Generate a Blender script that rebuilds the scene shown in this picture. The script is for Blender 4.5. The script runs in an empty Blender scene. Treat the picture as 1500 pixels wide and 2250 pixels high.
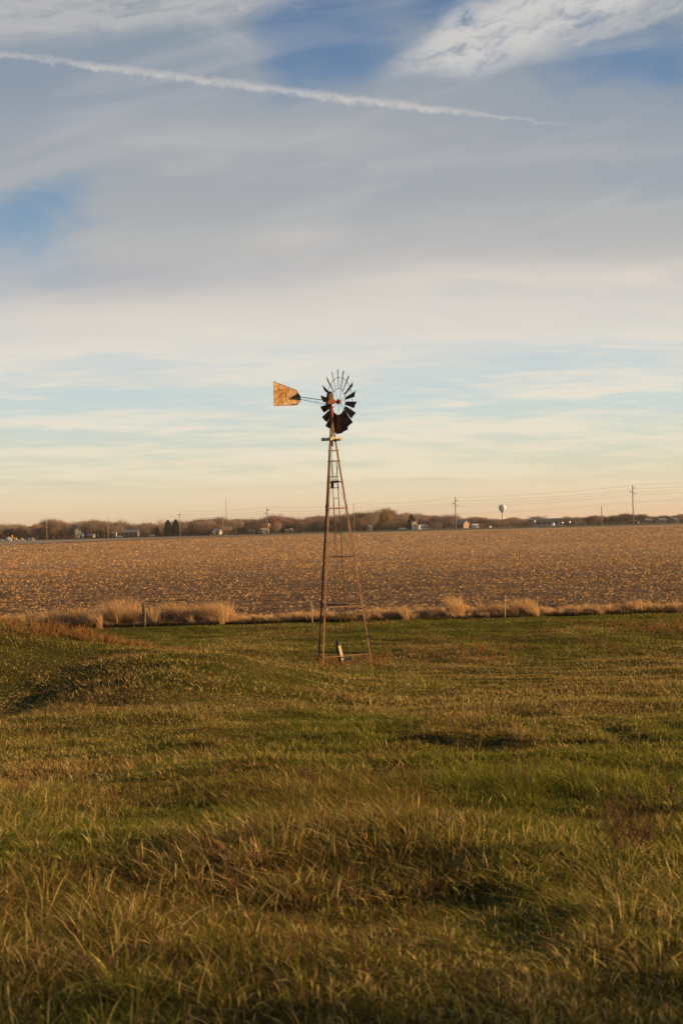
import bpy, bmesh, math, random
import numpy as np
from mathutils import Matrix, Vector
R = math.radians
scene = bpy.context.scene
C = scene.collection

# ------------------------------------------------------------ camera
F = 3125.0                      # focal length in photo pixels (photo 1500 x 2250)
EYE = 5.3
camd = bpy.data.cameras.new('camera'); cam = bpy.data.objects.new('camera', camd); C.objects.link(cam)
scene.camera = cam
camd.sensor_fit = 'VERTICAL'; camd.sensor_height = 36.0; camd.sensor_width = 24.0; camd.lens = 50.0
camd.clip_start = 0.1; camd.clip_end = 40000
PITCH, ROLL = 0.42, -1.45
CM = Matrix.Translation((0, 0, EYE)) @ Matrix.Rotation(R(90+PITCH), 4, 'X') @ Matrix.Rotation(R(ROLL), 4, 'Z')
cam.matrix_world = CM
camd.dof.use_dof = True; camd.dof.focus_distance = 54; camd.dof.aperture_fstop = 5.6
def ray(px, py):
    d = CM.to_3x3() @ Vector(((px-750)/F, (1125-py)/F, -1)); return d
def P(px, py, Y):               # point of the photo ray at depth Y
    d = ray(px, py); t = Y/d.y; return Vector((d.x*t, Y, EYE+d.z*t))
def UVp(px, py):                # direction coordinates in 'level pixels'
    d = ray(px, py); return (d.x/d.y*F, d.z/d.y*F)

# ------------------------------------------------------------ exposure
vs = scene.view_settings
vs.view_transform = 'Standard'; vs.look = 'None'; vs.exposure = 1.0; vs.gamma = 1.0

# ------------------------------------------------------------ sun
SUN_AZ, SUN_EL = 86.0, 11.0      # azimuth clockwise from +Y
sl = bpy.data.lights.new('sun', 'SUN'); sl.energy = 5.0; sl.angle = R(0.5); sl.color = (1.0, 0.66, 0.29)
so = bpy.data.objects.new('sun', sl); C.objects.link(so)
sdir = Vector((math.sin(R(SUN_AZ))*math.cos(R(SUN_EL)), math.cos(R(SUN_AZ))*math.cos(R(SUN_EL)), math.sin(R(SUN_EL))))
so.rotation_euler = sdir.to_track_quat('Z', 'Y').to_euler()

# ------------------------------------------------------------ node expression helper
class E:
    nt = None
    def __init__(s, sock): s.s = sock
    @staticmethod
    def m(op, *a, clamp=False):
        n = E.nt.nodes.new('ShaderNodeMath'); n.operation = op; n.use_clamp = clamp
        for i, v in enumerate(a):
            if isinstance(v, E): E.nt.links.new(v.s, n.inputs[i])
            else: n.inputs[i].default_value = float(v)
        return E(n.outputs[0])
    def __add__(a, b): return E.m('ADD', a, b)
    __radd__ = __add__
    def __sub__(a, b): return E.m('SUBTRACT', a, b)
    def __rsub__(a, b): return E.m('SUBTRACT', b, a)
    def __mul__(a, b): return E.m('MULTIPLY', a, b)
    __rmul__ = __mul__
    def __truediv__(a, b): return E.m('DIVIDE', a, b)
    def sat(a): return E.m('ADD', a, 0.0, clamp=True)
def smooth(x, lo, hi, a=0.0, b=1.0):
    n = E.nt.nodes.new('ShaderNodeMapRange'); n.interpolation_type = 'SMOOTHSTEP'
    n.inputs[1].default_value = lo; n.inputs[2].default_value = hi
    n.inputs[3].default_value = a; n.inputs[4].default_value = b
    E.nt.links.new(x.s, n.inputs[0]); return E(n.outputs[0])
def gauss(x, y, cx, cy, sx, sy):
    a = (x-cx)/sx; b = (y-cy)/sy
    return E.m('EXPONENT', (a*a+b*b)*-1.0)
def comb(x, y, z=0.0):
    n = E.nt.nodes.new('ShaderNodeCombineXYZ')
    for i, v in enumerate((x, y, z)):
        if isinstance(v, E): E.nt.links.new(v.s, n.inputs[i])
        else: n.inputs[i].default_value = float(v)
    return n.outputs[0]
def noise(vec, scale=1.0, detail=4.0, rough=0.5, dist=0.0):
    n = E.nt.nodes.new('ShaderNodeTexNoise')
    n.inputs['Scale'].default_value = scale; n.inputs['Detail'].default_value = detail
    n.inputs['Roughness'].default_value = rough; n.inputs['Distortion'].default_value = dist
    if vec is not None: E.nt.links.new(vec, n.inputs['Vector'])
    return E(n.outputs[0])
def mixc(f, a, b):
    n = E.nt.nodes.new('ShaderNodeMix'); n.data_type = 'RGBA'
    ins = [i for i in n.inputs if i.enabled]
    fi, ai, bi = n.inputs[0], n.inputs[6], n.inputs[7]
    if isinstance(f, E): E.nt.links.new(f.s, fi)
    else: fi.default_value = f
    for v, i in ((a, ai), (b, bi)):
        if isinstance(v, tuple): i.default_value = (*v, 1)
        else: E.nt.links.new(v, i)
    return n.outputs[2]
def ramp(x, stops):
    n = E.nt.nodes.new('ShaderNodeValToRGB'); cr = n.color_ramp
    cr.interpolation = 'B_SPLINE' if False else 'LINEAR'
    while len(cr.elements) < len(stops): cr.elements.new(0.5)
    for e, (p, c) in zip(cr.elements, stops): e.position = p; e.color = (*c, 1)
    E.nt.links.new(x.s, n.inputs[0]); return n.outputs[0]
def lin(r, g, b):
    f = lambda c: ((c/255+0.055)/1.055)**2.4 if c > 10 else c/255/12.92
    return (f(r), f(g), f(b))

# ------------------------------------------------------------ world: sky with high thin cloud
w = bpy.data.worlds.new('World'); scene.world = w; w.use_nodes = True
nt = w.node_tree; nt.nodes.clear(); E.nt = nt
out = nt.nodes.new('ShaderNodeOutputWorld'); bg = nt.nodes.new('ShaderNodeBackground')
nt.links.new(bg.outputs[0], out.inputs[0])
sky = nt.nodes.new('ShaderNodeTexSky'); sky.sky_type = 'NISHITA'; sky.sun_disc = False
sky.sun_elevation = R(SUN_EL); sky.sun_rotation = R(SUN_AZ); sky.altitude = 200
sky.air_density = 1.0; sky.dust_density = 1.2; sky.ozone_density = 1.5
tc = nt.nodes.new('ShaderNodeTexCoord'); sp = nt.nodes.new('ShaderNodeSeparateXYZ')
nt.links.new(tc.outputs['Generated'], sp.inputs[0])
dx, dy, dz = E(sp.outputs[0]), E(sp.outputs[1]), E(sp.outputs[2])
ya = E.m('MAXIMUM', E.m('ABSOLUTE', dy), 0.12)
U = dx/ya*F                                    # level pixels to the right of straight ahead
V = dz/ya*F                                    # level pixels above the horizon
SK = 0.10
EXPF = 2**1.0
def skl(c): return tuple(v/SK/EXPF for v in c)      # colours given as seen; divided by background strength
# wide veil of cirrostratus, colour by elevation
v01 = (V/2400.0).sat()
veil = ramp(v01, [(0.0000, skl(lin(226,196,162))), (0.0150, skl(lin(231,207,172))), (0.0400, skl(lin(234,221,190))), (0.1000, skl(lin(231,226,210))), (0.1650, skl(lin(223,218,209))), (0.2050, skl(lin(209,204,198))), (0.2400, skl(lin(191,189,187))), (0.2750, skl(lin(174,177,179))), (0.3200, skl(lin(163,169,175))), (0.3900, skl(lin(155,163,172))), (0.4500, skl(lin(140,153,166))), (0.5000, skl(lin(129,143,160))), (1.0000, skl(lin(80,102,136)))])
clear = ramp(v01, [(0.0000, skl(lin(228,194,160))), (0.0250, skl(lin(230,211,178))), (0.0600, skl(lin(214,215,196))), (0.1100, skl(lin(200,213,213))), (0.1700, skl(lin(180,201,212))), (0.2500, skl(lin(130,160,187))), (0.3750, skl(lin(104,134,167))), (0.5000, skl(lin(84,112,150))), (1.0000, skl(lin(50,76,120)))])
nish = nt.nodes.new('ShaderNodeMix'); nish.data_type = 'RGBA'; nish.inputs[0].default_value = 0.85
nt.links.new(sky.outputs[0], nish.inputs[6]); nt.links.new(clear, nish.inputs[7]); clearc = nish.outputs[2]
warp = noise(comb(U/420.0, V/300.0, 3.1), 1.0, 3, 0.5)-0.5
Vw = V + warp*smooth(V, 250.0, 900.0, 22.0, 90.0)
# streaky thin bands low, broad soft masses high
streak = noise(comb(U/620.0+warp*0.3, Vw/46.0, 1.7), 1.0, 7, 0.55, 0.15)
streak2 = noise(comb(U/210.0, (Vw+U*0.05)/21.0, 9.3), 1.0, 7, 0.6, 0.25)
broad = noise(comb(U/700.0, (Vw+U*0.12)/230.0, 5.5), 1.0, 5, 0.5, 0.6)
low = smooth(V, 470.0, 240.0)
streak3 = noise(comb(U/95.0, (Vw-U*0.03)/9.0, 19.3), 1.0, 6, 0.6, 0.2)
a_low = smooth(streak*0.55+streak2*0.30+streak3*0.15, 0.42, 0.57)
a_low = a_low*smooth(V, 20.0, 110.0) + smooth(V, 110.0, 20.0)*0.8
a_high = smooth(broad, 0.20, 0.50, 0.72, 1.0)
a = a_low*low + a_high*(1.0-low)
fib = noise(comb((U+V*0.4)/240.0, (V-U*0.10)/110.0, 13.3), 1.0, 6, 0.52, 1.0)
patch = 0.0
for (px, py, sx, sy, k) in ((735, 95, 175, 120, 1.1), (650, 20, 110, 60, .6), (1430, 140, 260, 80, 0.95), (1010, 15, 120, 50, .9), (40, 490, 150, 80, 1.0), (150, 420, 120, 40, .4), (60, 600, 260, 50, .45)):
    u0, v0 = UVp(px, py); patch = gauss(U, Vw, u0, v0, sx, sy)*k + patch
a = a*(1.0 - smooth(patch + (fib-0.5)*1.3, 0.12, 1.05))
for (px, py, sx, sy, k) in ((300, 860, 330, 50, 0.5), (1230, 788, 170, 20, 0.6), (1420, 812, 160, 18, .45), (540, 900, 160, 12, .5), (1000, 905, 260, 10, .35), (120, 790, 160, 9, .3)):
    u0, v0 = UVp(px, py)
    a = a*(1.0 - gauss(U, Vw+(streak2-0.5)*60.0, u0, v0, sx, sy)*k)
a = a.sat()
col = mixc(a, clearc, veil)
# soft brighter / darker mottling in the veil
mot = noise(comb(U/520.0, (Vw+U*0.1)/120.0, 7.7), 1.0, 5, 0.55, 0.8)
mm = smooth(mot, 0.35, 0.65)
brt = 0.0
for (px, py, sx, sy, k) in ((1000, 620, 520, 42, .55), (800, 700, 700, 50, .45), (700, 330, 420, 60, .12), (1150, 480, 300, 40, .15), (640, 525, 120, 22, .3), (1400, 600, 160, 30, .3), (330, 300, 330, 60, .12), (250, 700, 300, 22, .25), (60, 40, 180, 60, .35)):
    u0, v0 = UVp(px, py); brt = gauss(U, Vw, u0, v0, sx, sy)*k*(mm*0.7+0.3) + brt
col = mixc(E.m('MINIMUM', brt, 0.8), col, skl(lin(236,222,206)))
drk = 0.0
for (px, py, sx, sy, k) in ((60, 190, 260, 90, .35), (1400, 240, 300, 60, .25), (250, 620, 260, 45, .30), (600, 600, 300, 25, .15), (180, 290, 200, 60, .12), (850, 440, 400, 90, .10), (300, 100, 200, 40, .15)):
    u0, v0 = UVp(px, py); drk = gauss(U, Vw, u0, v0, sx, sy)*k + drk
col = mixc(E.m('MINIMUM', drk, 0.5), col, skl(lin(128,146,170)))
# thin bright wisps in the low sky
wl = smooth(streak2*0.5+streak*0.3+streak3*0.2, 0.51, 0.62)*smooth(V, 60.0, 200.0)*smooth(V, 460.0, 330.0)
col = mixc(wl*0.6, col, skl(lin(236,224,206)))
# faint diagonal fibres in the high veil
fc = noise(comb((U*0.95+V*0.30)/520.0, (V*0.95-U*0.18)/90.0, 37.0), 1.0, 5, 0.5, 0.9)
fm = smooth(fc, 0.45, 0.70)*smooth(V, 300.0, 480.0)*smooth(dy, 0.0, 0.2)
col = mixc(fm*0.16, col, skl(lin(214,208,204)))
# condensation trail
pts = np.array([UVp(*p) for p in ((0,122),(150,133),(280,148),(400,170),(550,192),(700,212),(850,228),(1000,244),(1200,266))])
c2, c1, c0 = np.polyfit(pts[:,0], pts[:,1], 2)
puff = noise(comb(U/26.0, V/22.0, 2.2), 1.0, 5, 0.6, 0.6)-0.5
puffb = noise(comb(U/90.0, V/70.0, 8.2), 1.0, 3, 0.5)-0.5
line = U*U*float(c2) + U*float(c1) + float(c0)
d = V - line + puff*26.0 + puffb*16.0
wdt = smooth(U, -800.0, -250.0, 7.5, 11.0)*smooth(U, 100.0, 480.0, 1.0, 0.40)
t = E.m('ABSOLUTE', d)/wdt
tr = smooth(t, 1.35, 0.1)*smooth(U, -900.0, -420.0, 0.45, 1.0)*smooth(U, 180.0, 660.0, 1.0, 0.0)*smooth(U, -5000, -1200)
tr = tr*smooth(dy, 0.0, 0.2)
col = mixc(tr*(0.45+puff*1.1+puffb*0.9), col, skl(lin(214,208,202)))
# feathery cloud, upper right, and bank, upper left
def band(p0, p1, wfun, s0, s1, sc, seed, amt, tone, col, thr=(0.36, 0.62)):
    a0, b0 = UVp(*p0); a1, b1 = UVp(*p1)
    L = math.hypot(a1-a0, b1-b0); ex, ey = (a1-a0)/L, (b1-b0)/L
    s = (U-a0)*ex + (V-b0)*ey; q = (V-b0)*ex - (U-a0)*ey
    wn = noise(comb(s/110.0, q/80.0, seed), 1.0, 4, 0.55)-0.5
    q2 = q + wn*60.0
    n = noise(comb(s/sc[0]+wn*1.2, q2/sc[1], seed+4.0), 1.0, 8, 0.66, 0.3)
    n2 = noise(comb(s/35.0, q/22.0, seed+6.0), 1.0, 5, 0.6, 0.4)
    wv = wfun(s)
    body = smooth(E.m('ABSOLUTE', q2)/wv, 1.15, 0.35)*smooth(s, s0[0], s0[1])*smooth(s, s1[1], s1[0])
    m = body*smooth(n*0.85+n2*0.15, thr[0], thr[1])*smooth(dy, 0.0, 0.2)
    return mixc(m*amt, col, skl(tone))
col = band((868,150), (1300,-15), lambda s: smooth(s, -20.0, 220.0, 34.0, 95.0), (-90, 150), (520, 800), (120, 48), 11.0, 0.95, lin(206,204,201), col, (0.30, 0.56))
col = band((1180,120), (1500,0), lambda s: smooth(s, 0.0, 330.0, 20.0, 40.0), (-40, 100), (320, 600), (120, 50), 15.0, 0.6, lin(194,194,192), col)
col = band((-200,40), (620,0), lambda s: smooth(s, 300.0, 900.0, 75.0, 38.0), (-600, 100), (700, 960), (230, 45), 21.0, 0.72, lin(190,189,188), col, (0.30, 0.56))
col = band((440,40), (590,130), lambda s: smooth(s, 0.0, 100.0, 40.0, 30.0), (-60, 40), (100, 190), (120, 30), 27.0, 0.35, lin(178,182,188), col, (0.34, 0.6))
nt.links.new(col, bg.inputs[0]); bg.inputs[1].default_value = SK

# ------------------------------------------------------------ materials
def principled(name, build=None, rough=0.8, metal=0.0, color=(0.2,0.2,0.2)):
    m = bpy.data.materials.new(name); m.use_nodes = True
    b = m.node_tree.nodes['Principled BSDF']; E.nt = m.node_tree
    b.inputs['Roughness'].default_value = rough; b.inputs['Metallic'].default_value = metal
    b.inputs['Base Color'].default_value = (*color, 1)
    b.inputs['Specular IOR Level'].default_value = 0.3
    if build: build(m.node_tree, b)
    return m
def objvec(scale=(1,1,1)):
    t = E.nt.nodes.new('ShaderNodeTexCoord'); mp = E.nt.nodes.new('ShaderNodeMapping')
    mp.inputs['Scale'].default_value = scale; E.nt.links.new(t.outputs['Object'], mp.inputs[0]); return mp.outputs[0]
def bump(b, h, strength=0.3, dist=0.02):
    n = E.nt.nodes.new('ShaderNodeBump'); n.inputs['Strength'].default_value = strength; n.inputs['Distance'].default_value = dist
    E.nt.links.new(h.s, n.inputs['Height']); E.nt.links.new(n.outputs[0], b.inputs['Normal'])
def twotone(name, c1, c2, scale=4.0, lo=0.4, hi=0.6, rough=0.8, sc=(1,1,1), metal=0.0, bmp=0.0, detail=6):
    def f(nt, b):
        n = noise(objvec(sc), scale, detail, 0.6, 0.3)
        nt.links.new(mixc(smooth(n, lo, hi), c1, c2), b.inputs['Base Color'])
        if bmp: bump(b, n, bmp, 0.02)
    return principled(name, f, rough, metal)
def veg(name, trans=0.3, rough=0.75):
    m = bpy.data.materials.new(name); m.use_nodes = True; nt = m.node_tree; nt.nodes.clear()
    o = nt.nodes.new('ShaderNodeOutputMaterial'); at = nt.nodes.new('ShaderNodeAttribute'); at.attribute_name = 'col'
    d = nt.nodes.new('ShaderNodeBsdfDiffuse'); t = nt.nodes.new('ShaderNodeBsdfTranslucent'); mx = nt.nodes.new('ShaderNodeMixShader')
    mx.inputs[0].default_value = trans
    for n in (d, t): nt.links.new(at.outputs[0], n.inputs[0])
    nt.links.new(d.outputs[0], mx.inputs[1]); nt.links.new(t.outputs[0], mx.inputs[2]); nt.links.new(mx.outputs[0], o.inputs[0])
    return m
M = {}
M['grass'] = veg('grass_blades', 0.45)
M['twig'] = veg('twigs', 0.12)
M['residue'] = veg('corn_residue', 0.15)
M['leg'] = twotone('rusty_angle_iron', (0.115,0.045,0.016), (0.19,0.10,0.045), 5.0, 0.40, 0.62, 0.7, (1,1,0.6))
M['leg_shaded'] = twotone('shaded_angle_iron', (0.05,0.024,0.012), (0.13,0.05,0.02), 3.0, 0.45, 0.65, 0.7)  # rear left leg only: its shade put into a darker rust colour
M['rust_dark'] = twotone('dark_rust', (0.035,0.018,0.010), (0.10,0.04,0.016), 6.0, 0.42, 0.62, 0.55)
M['orange_rust'] = twotone('orange_rust', (0.30,0.07,0.018), (0.16,0.05,0.02), 7.0, 0.4, 0.6, 0.8)
M['galv'] = twotone('worn_galvanised_steel', (0.14,0.11,0.08), (0.22,0.19,0.15), 8.0, 0.4, 0.6, 0.5, metal=0.3)
def vane_mat(nt, b):
    v = objvec((1,1,1))
    big = noise(v, 2.2, 6, 0.65, 0.6); fine = noise(v, 11.0, 6, 0.7, 1.0)
    base = mixc(smooth(big, 0.40, 0.60), (0.50,0.34,0.17), (0.33,0.15,0.052))
    c = mixc(smooth(fine, 0.52, 0.60), base, (0.17,0.05,0.018))
    fl = noise(v, 5.0, 3, 0.5, 0.2)
    c = mixc(smooth(fl, 0.64, 0.70), c, (0.05,0.03,0.02))
    nt.links.new(c, b.inputs['Base Color'])
M['vane'] = principled('rust_flaked_paint', vane_mat, 0.75)
def blade_mat(nt, b):
    v = objvec((1,1,1)); n = noise(v, 4.5, 6, 0.65, 0.4)
    nt.links.new(mixc(smooth(n, 0.45, 0.65), (0.030,0.017,0.011), (0.11,0.045,0.02)), b.inputs['Base Color'])
    r = smooth(noise(v, 9.0, 3, 0.5), 0.4, 0.6, 0.35, 0.7); nt.links.new(r.s, b.inputs['Roughness'])
M['blade'] = principled('blade_steel', blade_mat, 0.5, 0.25)
M['blade_worn'] = twotone('worn_blade_steel', (0.065,0.034,0.020), (0.17,0.075,0.035), 5.0, 0.42, 0.62, 0.4, metal=0.3)
M['plank'] = twotone('weathered_plank', (0.50,0.42,0.28), (0.30,0.24,0.16), 5.0, 0.4, 0.7, 0.8, (6,6,0.6))
M['greywood'] = twotone('grey_wood', (0.22,0.19,0.16), (0.11,0.09,0.075), 6.0, 0.35, 0.65, 0.85, (5,5,0.5), bmp=0.4)
M['postwood'] = twotone('dark_post_wood', (0.13,0.10,0.075), (0.07,0.055,0.04), 6.0, 0.35, 0.65, 0.85, (5,5,0.5), bmp=0.4)
M['polewood'] = twotone('utility_pole_wood', (0.30,0.22,0.15), (0.20,0.14,0.09), 1.0, 0.35, 0.65, 0.85, (3,3,0.2))
M['dark'] = principled('dark_iron_and_shade', None, 0.6, 0.2, (0.02,0.018,0.016))
M['white'] = twotone('white_painted_metal', (0.74,0.73,0.70), (0.62,0.60,0.56), 0.6, 0.4, 0.7, 0.5)
M['cream'] = twotone('cream_siding', (0.36,0.31,0.24), (0.28,0.24,0.19), 0.8, 0.4, 0.6, 0.7)
M['greyroof'] = twotone('grey_shingle', (0.14,0.15,0.17), (0.20,0.21,0.23), 1.5, 0.4, 0.6, 0.8)
M['metalroof'] = twotone('pale_metal_roof', (0.17,0.17,0.18), (0.13,0.13,0.14), 0.8, 0.4, 0.6, 0.5)
M['brick'] = twotone('orange_brick', (0.27,0.16,0.11), (0.22,0.12,0.085), 2.0, 0.4, 0.6, 0.8)
M['glass'] = principled('dark_glass', None, 0.15, 0.0, (0.03,0.035,0.04))
M['gravel'] = twotone('pale_gravel', (0.34,0.34,0.34), (0.26,0.26,0.27), 0.9, 0.4, 0.6, 0.9, bmp=0.5)
M['sand'] = twotone('tan_gravel', (0.48,0.38,0.27), (0.36,0.30,0.23), 0.9, 0.4, 0.6, 0.9, bmp=0.5)
M['yellow'] = principled('yellow_machine_paint', None, 0.45, 0, (0.70,0.36,0.02))
M['rubber'] = principled('black_rubber', None, 0.8, 0, (0.015,0.015,0.015))
M['silver'] = principled('silver_blue_car_paint', None, 0.3, 0.5, (0.35,0.42,0.52))
M['blackcar'] = principled('black_car_paint', None, 0.3, 0.0, (0.02,0.02,0.022))
M['whitecar'] = principled('white_car_paint', None, 0.3, 0.0, (0.72,0.72,0.70))
M['green_sign'] = principled('green_sign_back', None, 0.6, 0, (0.25,0.34,0.30))
M['wire'] = principled('weathered_wire', None, 0.6, 0.2, (0.16,0.13,0.11))
M['redmast'] = principled('red_white_mast', None, 0.7, 0, (0.40,0.26,0.22))
M['bark'] = twotone('grey_brown_bark', (0.16,0.12,0.09), (0.09,0.07,0.05), 2.0, 0.4, 0.6, 0.9)
M['lamp'] = None
m = bpy.data.materials.new('headlamp_glow'); m.use_nodes = True
b = m.node_tree.nodes['Principled BSDF']; b.inputs['Emission Color'].default_value = (1,0.8,0.5,1); b.inputs['Emission Strength'].default_value = 2.5
M['lamp'] = m

# ------------------------------------------------------------ object helpers
def tag(o, label=None, cat=None, group=None, kind=None):
    if label: o['label'] = label
    if cat: o['category'] = cat
    if group: o['group'] = group
    if kind: o['kind'] = kind
    return o
def empty(name, loc, label=None, cat=None, group=None, rz=0.0):
    o = bpy.data.objects.new(name, None); o.location = loc; o.rotation_euler = (0, 0, rz); o.empty_display_size = 0.3
    C.objects.link(o); return tag(o, label, cat, group)
class MB:
    def __init__(s): s.v = []; s.f = []; s.smooth = False
    def add(s, vs, fs):
        o = len(s.v); s.v += [tuple(v) for v in vs]; s.f += [tuple(i+o for i in f) for f in fs]; return s
    def box(s, c, d, rz=0.0, rx=0.0, ry=0.0):
        Mx = Matrix.Translation(c) @ Matrix.Rotation(rz, 4, 'Z') @ Matrix.Rotation(rx, 4, 'X') @ Matrix.Rotation(ry, 4, 'Y')
        vs = [Mx @ Vector((x*d[0]/2, y*d[1]/2, z*d[2]/2)) for x in (-1,1) for y in (-1,1) for z in (-1,1)]
        return s.add(vs, [(0,1,3,2),(4,6,7,5),(0,4,5,1),(2,3,7,6),(0,2,6,4),(1,5,7,3)])
    def bar(s, p0, p1, A, B, w, t):          # rectangular bar: width w along A, thickness t along B
        p0, p1, A, B = map(Vector, (p0, p1, A, B))
        vs = [p + A*a*w + B*b*t for p in (p0, p1) for a, b in ((0,0),(1,0),(1,1),(0,1))]
        return s.add(vs, [(0,3,2,1),(4,5,6,7),(0,1,5,4),(1,2,6,5),(2,3,7,6),(3,0,4,7)])
    def tube(s, p0, p1, r0, r1=None, n=6, caps=True):
        p0, p1 = Vector(p0), Vector(p1); r1 = r0 if r1 is None else r1
        ax = (p1-p0).normalized(); a = ax.orthogonal().normalized(); b = ax.cross(a)
        vs = [p + (a*math.cos(2*math.pi*i/n)+b*math.sin(2*math.pi*i/n))*r for p, r in ((p0,r0),(p1,r1)) for i in range(n)]
        fs = [(i, (i+1)%n, n+(i+1)%n, n+i) for i in range(n)]
        if caps: fs += [tuple(range(n-1,-1,-1)), tuple(range(n, 2*n))]
        return s.add(vs, fs)
    def path(s, pts, r, n=5):
        for i in range(len(pts)-1):
            ra = r if not isinstance(r, (list,tuple)) else r[i]; rb = r if not isinstance(r, (list,tuple)) else r[i+1]
            s.tube(pts[i], pts[i+1], ra, rb, n, caps=(i in (0, len(pts)-2)))
        return s
    def lathe(s, prof, c=(0,0,0), n=20, axis='Z'):
        vs = []
        for r, z in prof:
            for i in range(n):
                a = 2*math.pi*i/n; x, y = r*math.cos(a), r*math.sin(a)
                p = (x, y, z) if axis == 'Z' else (z, x, y)
                vs.append((p[0]+c[0], p[1]+c[1], p[2]+c[2]))
        k = len(prof); fs = [(j*n+i, j*n+(i+1)%n, (j+1)*n+(i+1)%n, (j+1)*n+i) for j in range(k-1) for i in range(n)]
        fs += [tuple(range(n-1,-1,-1)), tuple((k-1)*n+i for i in range(n))]
        return s.add(vs, fs)
    def prism(s, poly, d):                    # polygon (3-D points) extruded by vector d
        n = len(poly); vs = [Vector(p) for p in poly] + [Vector(p)+Vector(d) for p in poly]
        return s.add(vs, [tuple(range(n-1,-1,-1)), tuple(range(n,2*n))] + [(i,(i+1)%n,n+(i+1)%n,n+i) for i in range(n)])
    def build(s, name, mat, parent=None, smooth=False, loc=None):
        me = bpy.data.meshes.new(name); me.from_pydata(s.v, [], s.f)
        if smooth: me.polygons.foreach_set('use_smooth', [True]*len(me.polygons))
        bm = bmesh.new(); bm.from_mesh(me); bmesh.ops.recalc_face_normals(bm, faces=bm.faces); bm.to_mesh(me); bm.free()
        me.materials.append(mat); o = bpy.data.objects.new(name, me); C.objects.link(o)
        if parent: o.parent = parent
        if loc: o.location = loc
        return o
def copy_tree(o, parent=None):
    c = o.copy(); C.objects.link(c); c.parent = parent
    for ch in list(o.children): copy_tree(ch, c)
    return c
def np_mesh(name, V, T, col, mat, parent=None, link=True):
    """V (n,3) verts, T (m,3) tris, col (n,3) vertex colours"""
    me = bpy.data.meshes.new(name); n, m = len(V), len(T)
    me.vertices.add(n); me.vertices.foreach_set('co', V.astype(np.float32).ravel())
    me.loops.add(3*m); me.loops.foreach_set('vertex_index', T.astype(np.int32).ravel())
    me.polygons.add(m); me.polygons.foreach_set('loop_start', np.arange(0, 3*m, 3, dtype=np.int32))
    try: me.polygons.foreach_set('loop_total', np.full(m, 3, dtype=np.int32))
    except Exception: pass
    me.update(calc_edges=True)
    if col is not None:
        ca = me.color_attributes.new('col', 'FLOAT_COLOR', 'POINT')
        c4 = np.ones((n, 4), np.float32); c4[:, :3] = col; ca.data.foreach_set('color', c4.ravel())
    me.materials.append(mat)
    if not link: return me
    o = bpy.data.objects.new(name, me); C.objects.link(o)
    if parent: o.parent = parent
    return o

# ------------------------------------------------------------ noise in numpy
def vnoise(x, y, seed=0):
    xi = np.floor(x).astype(np.int64); yi = np.floor(y).astype(np.int64); fx = x-xi; fy = y-yi
    fx = fx*fx*(3-2*fx); fy = fy*fy*(3-2*fy)
    def h(a, b):
        k = (a*374761393 + b*668265263 + seed*974634777) & 0xffffffff
        k = ((k ^ (k >> 13))*1274126177) & 0xffffffff; k = k ^ (k >> 16); return (k & 0xffff)/65535.0
    return (h(xi,yi)*(1-fx)+h(xi+1,yi)*fx)*(1-fy) + (h(xi,yi+1)*(1-fx)+h(xi+1,yi+1)*fx)*fy
def fbm(x, y, seed=0, o=3):
    s = 0; a = 0.5; t = 0
    for i in range(o): s = s + a*vnoise(x*2**i+i*17.3, y*2**i-i*9.1, seed+i); t += a; a *= 0.5
    return s/t
def sstep(x, a, b):
    t = np.clip((x-a)/(b-a), 0, 1); return t*t*(3-2*t)

# ------------------------------------------------------------ terrain
FENCE_Y = 78.0
_ky = np.array([-60,-20,0,5,10,15,20,25,30,36,42,48,54,62,200]); _kz = np.array([4.2,3.9,3.75,3.64,3.1,2.58,2.10,1.72,1.36,0.90,0.42,0.03,-0.14,-0.06,0])
def rut_y(x): return 20.6 - 0.02*x + 0.22*np.sin(x*0.9+1.0) + 0.12*np.sin(x*2.3) + 0.07*np.sin(x*6.1+2)
def rut_k(x): return sstep(x, 0.7, 1.3)*(0.55+0.45*np.sin(x*3.1)**2) + np.exp(-((x+2.4)/0.5)**2)*0.9
def height(x, y, micro=True):
    x = np.asarray(x, float); y = np.asarray(y, float)
    z = np.interp(y, _ky, _kz)
    z = z + 2.35*np.exp(-(((x+13.0)/5.9)**2)/2 - (((y-43)/8.5)**2)/2)*sstep(y, 70, 56)
    z = z - 0.50*np.exp(-((x+8.8)/4.2)**2/2 - ((y-32)/4.5)**2/2)
    z = z + 0.80*np.exp(-((x+3.7)/2.1)**2/2 - ((y-35)/5.0)**2/2)
    # eroded bank: ground beyond it stands 0.2 m higher
    s = rut_y(x); k = rut_k(x)
    st = (0.10*k)*(sstep(y, s-0.10, s+0.10) - sstep(y, s+1.5, s+6.0)) - 0.03*k*np.exp(-((y-(s-0.5))/0.5)**2)
    z = z + st
    if micro:
        near = 1 - sstep(y, 72, 77.5)
        near = near*(1-0.85*np.exp(-((x-0.2)/2.2)**2 - ((y-49)/6.0)**2))
        z = z + near*(0.20*(vnoise(x*0.20, y*0.42, 3)-0.5) + 0.11*(vnoise(x*1.0, y*1.0, 5)-0.5)*(1-0.25*sstep(y, 44, 50)) + 0.05*(vnoise(x*3.1, y*2.6, 6)-0.5)*sstep(y, 30, 18))
    return z
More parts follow.
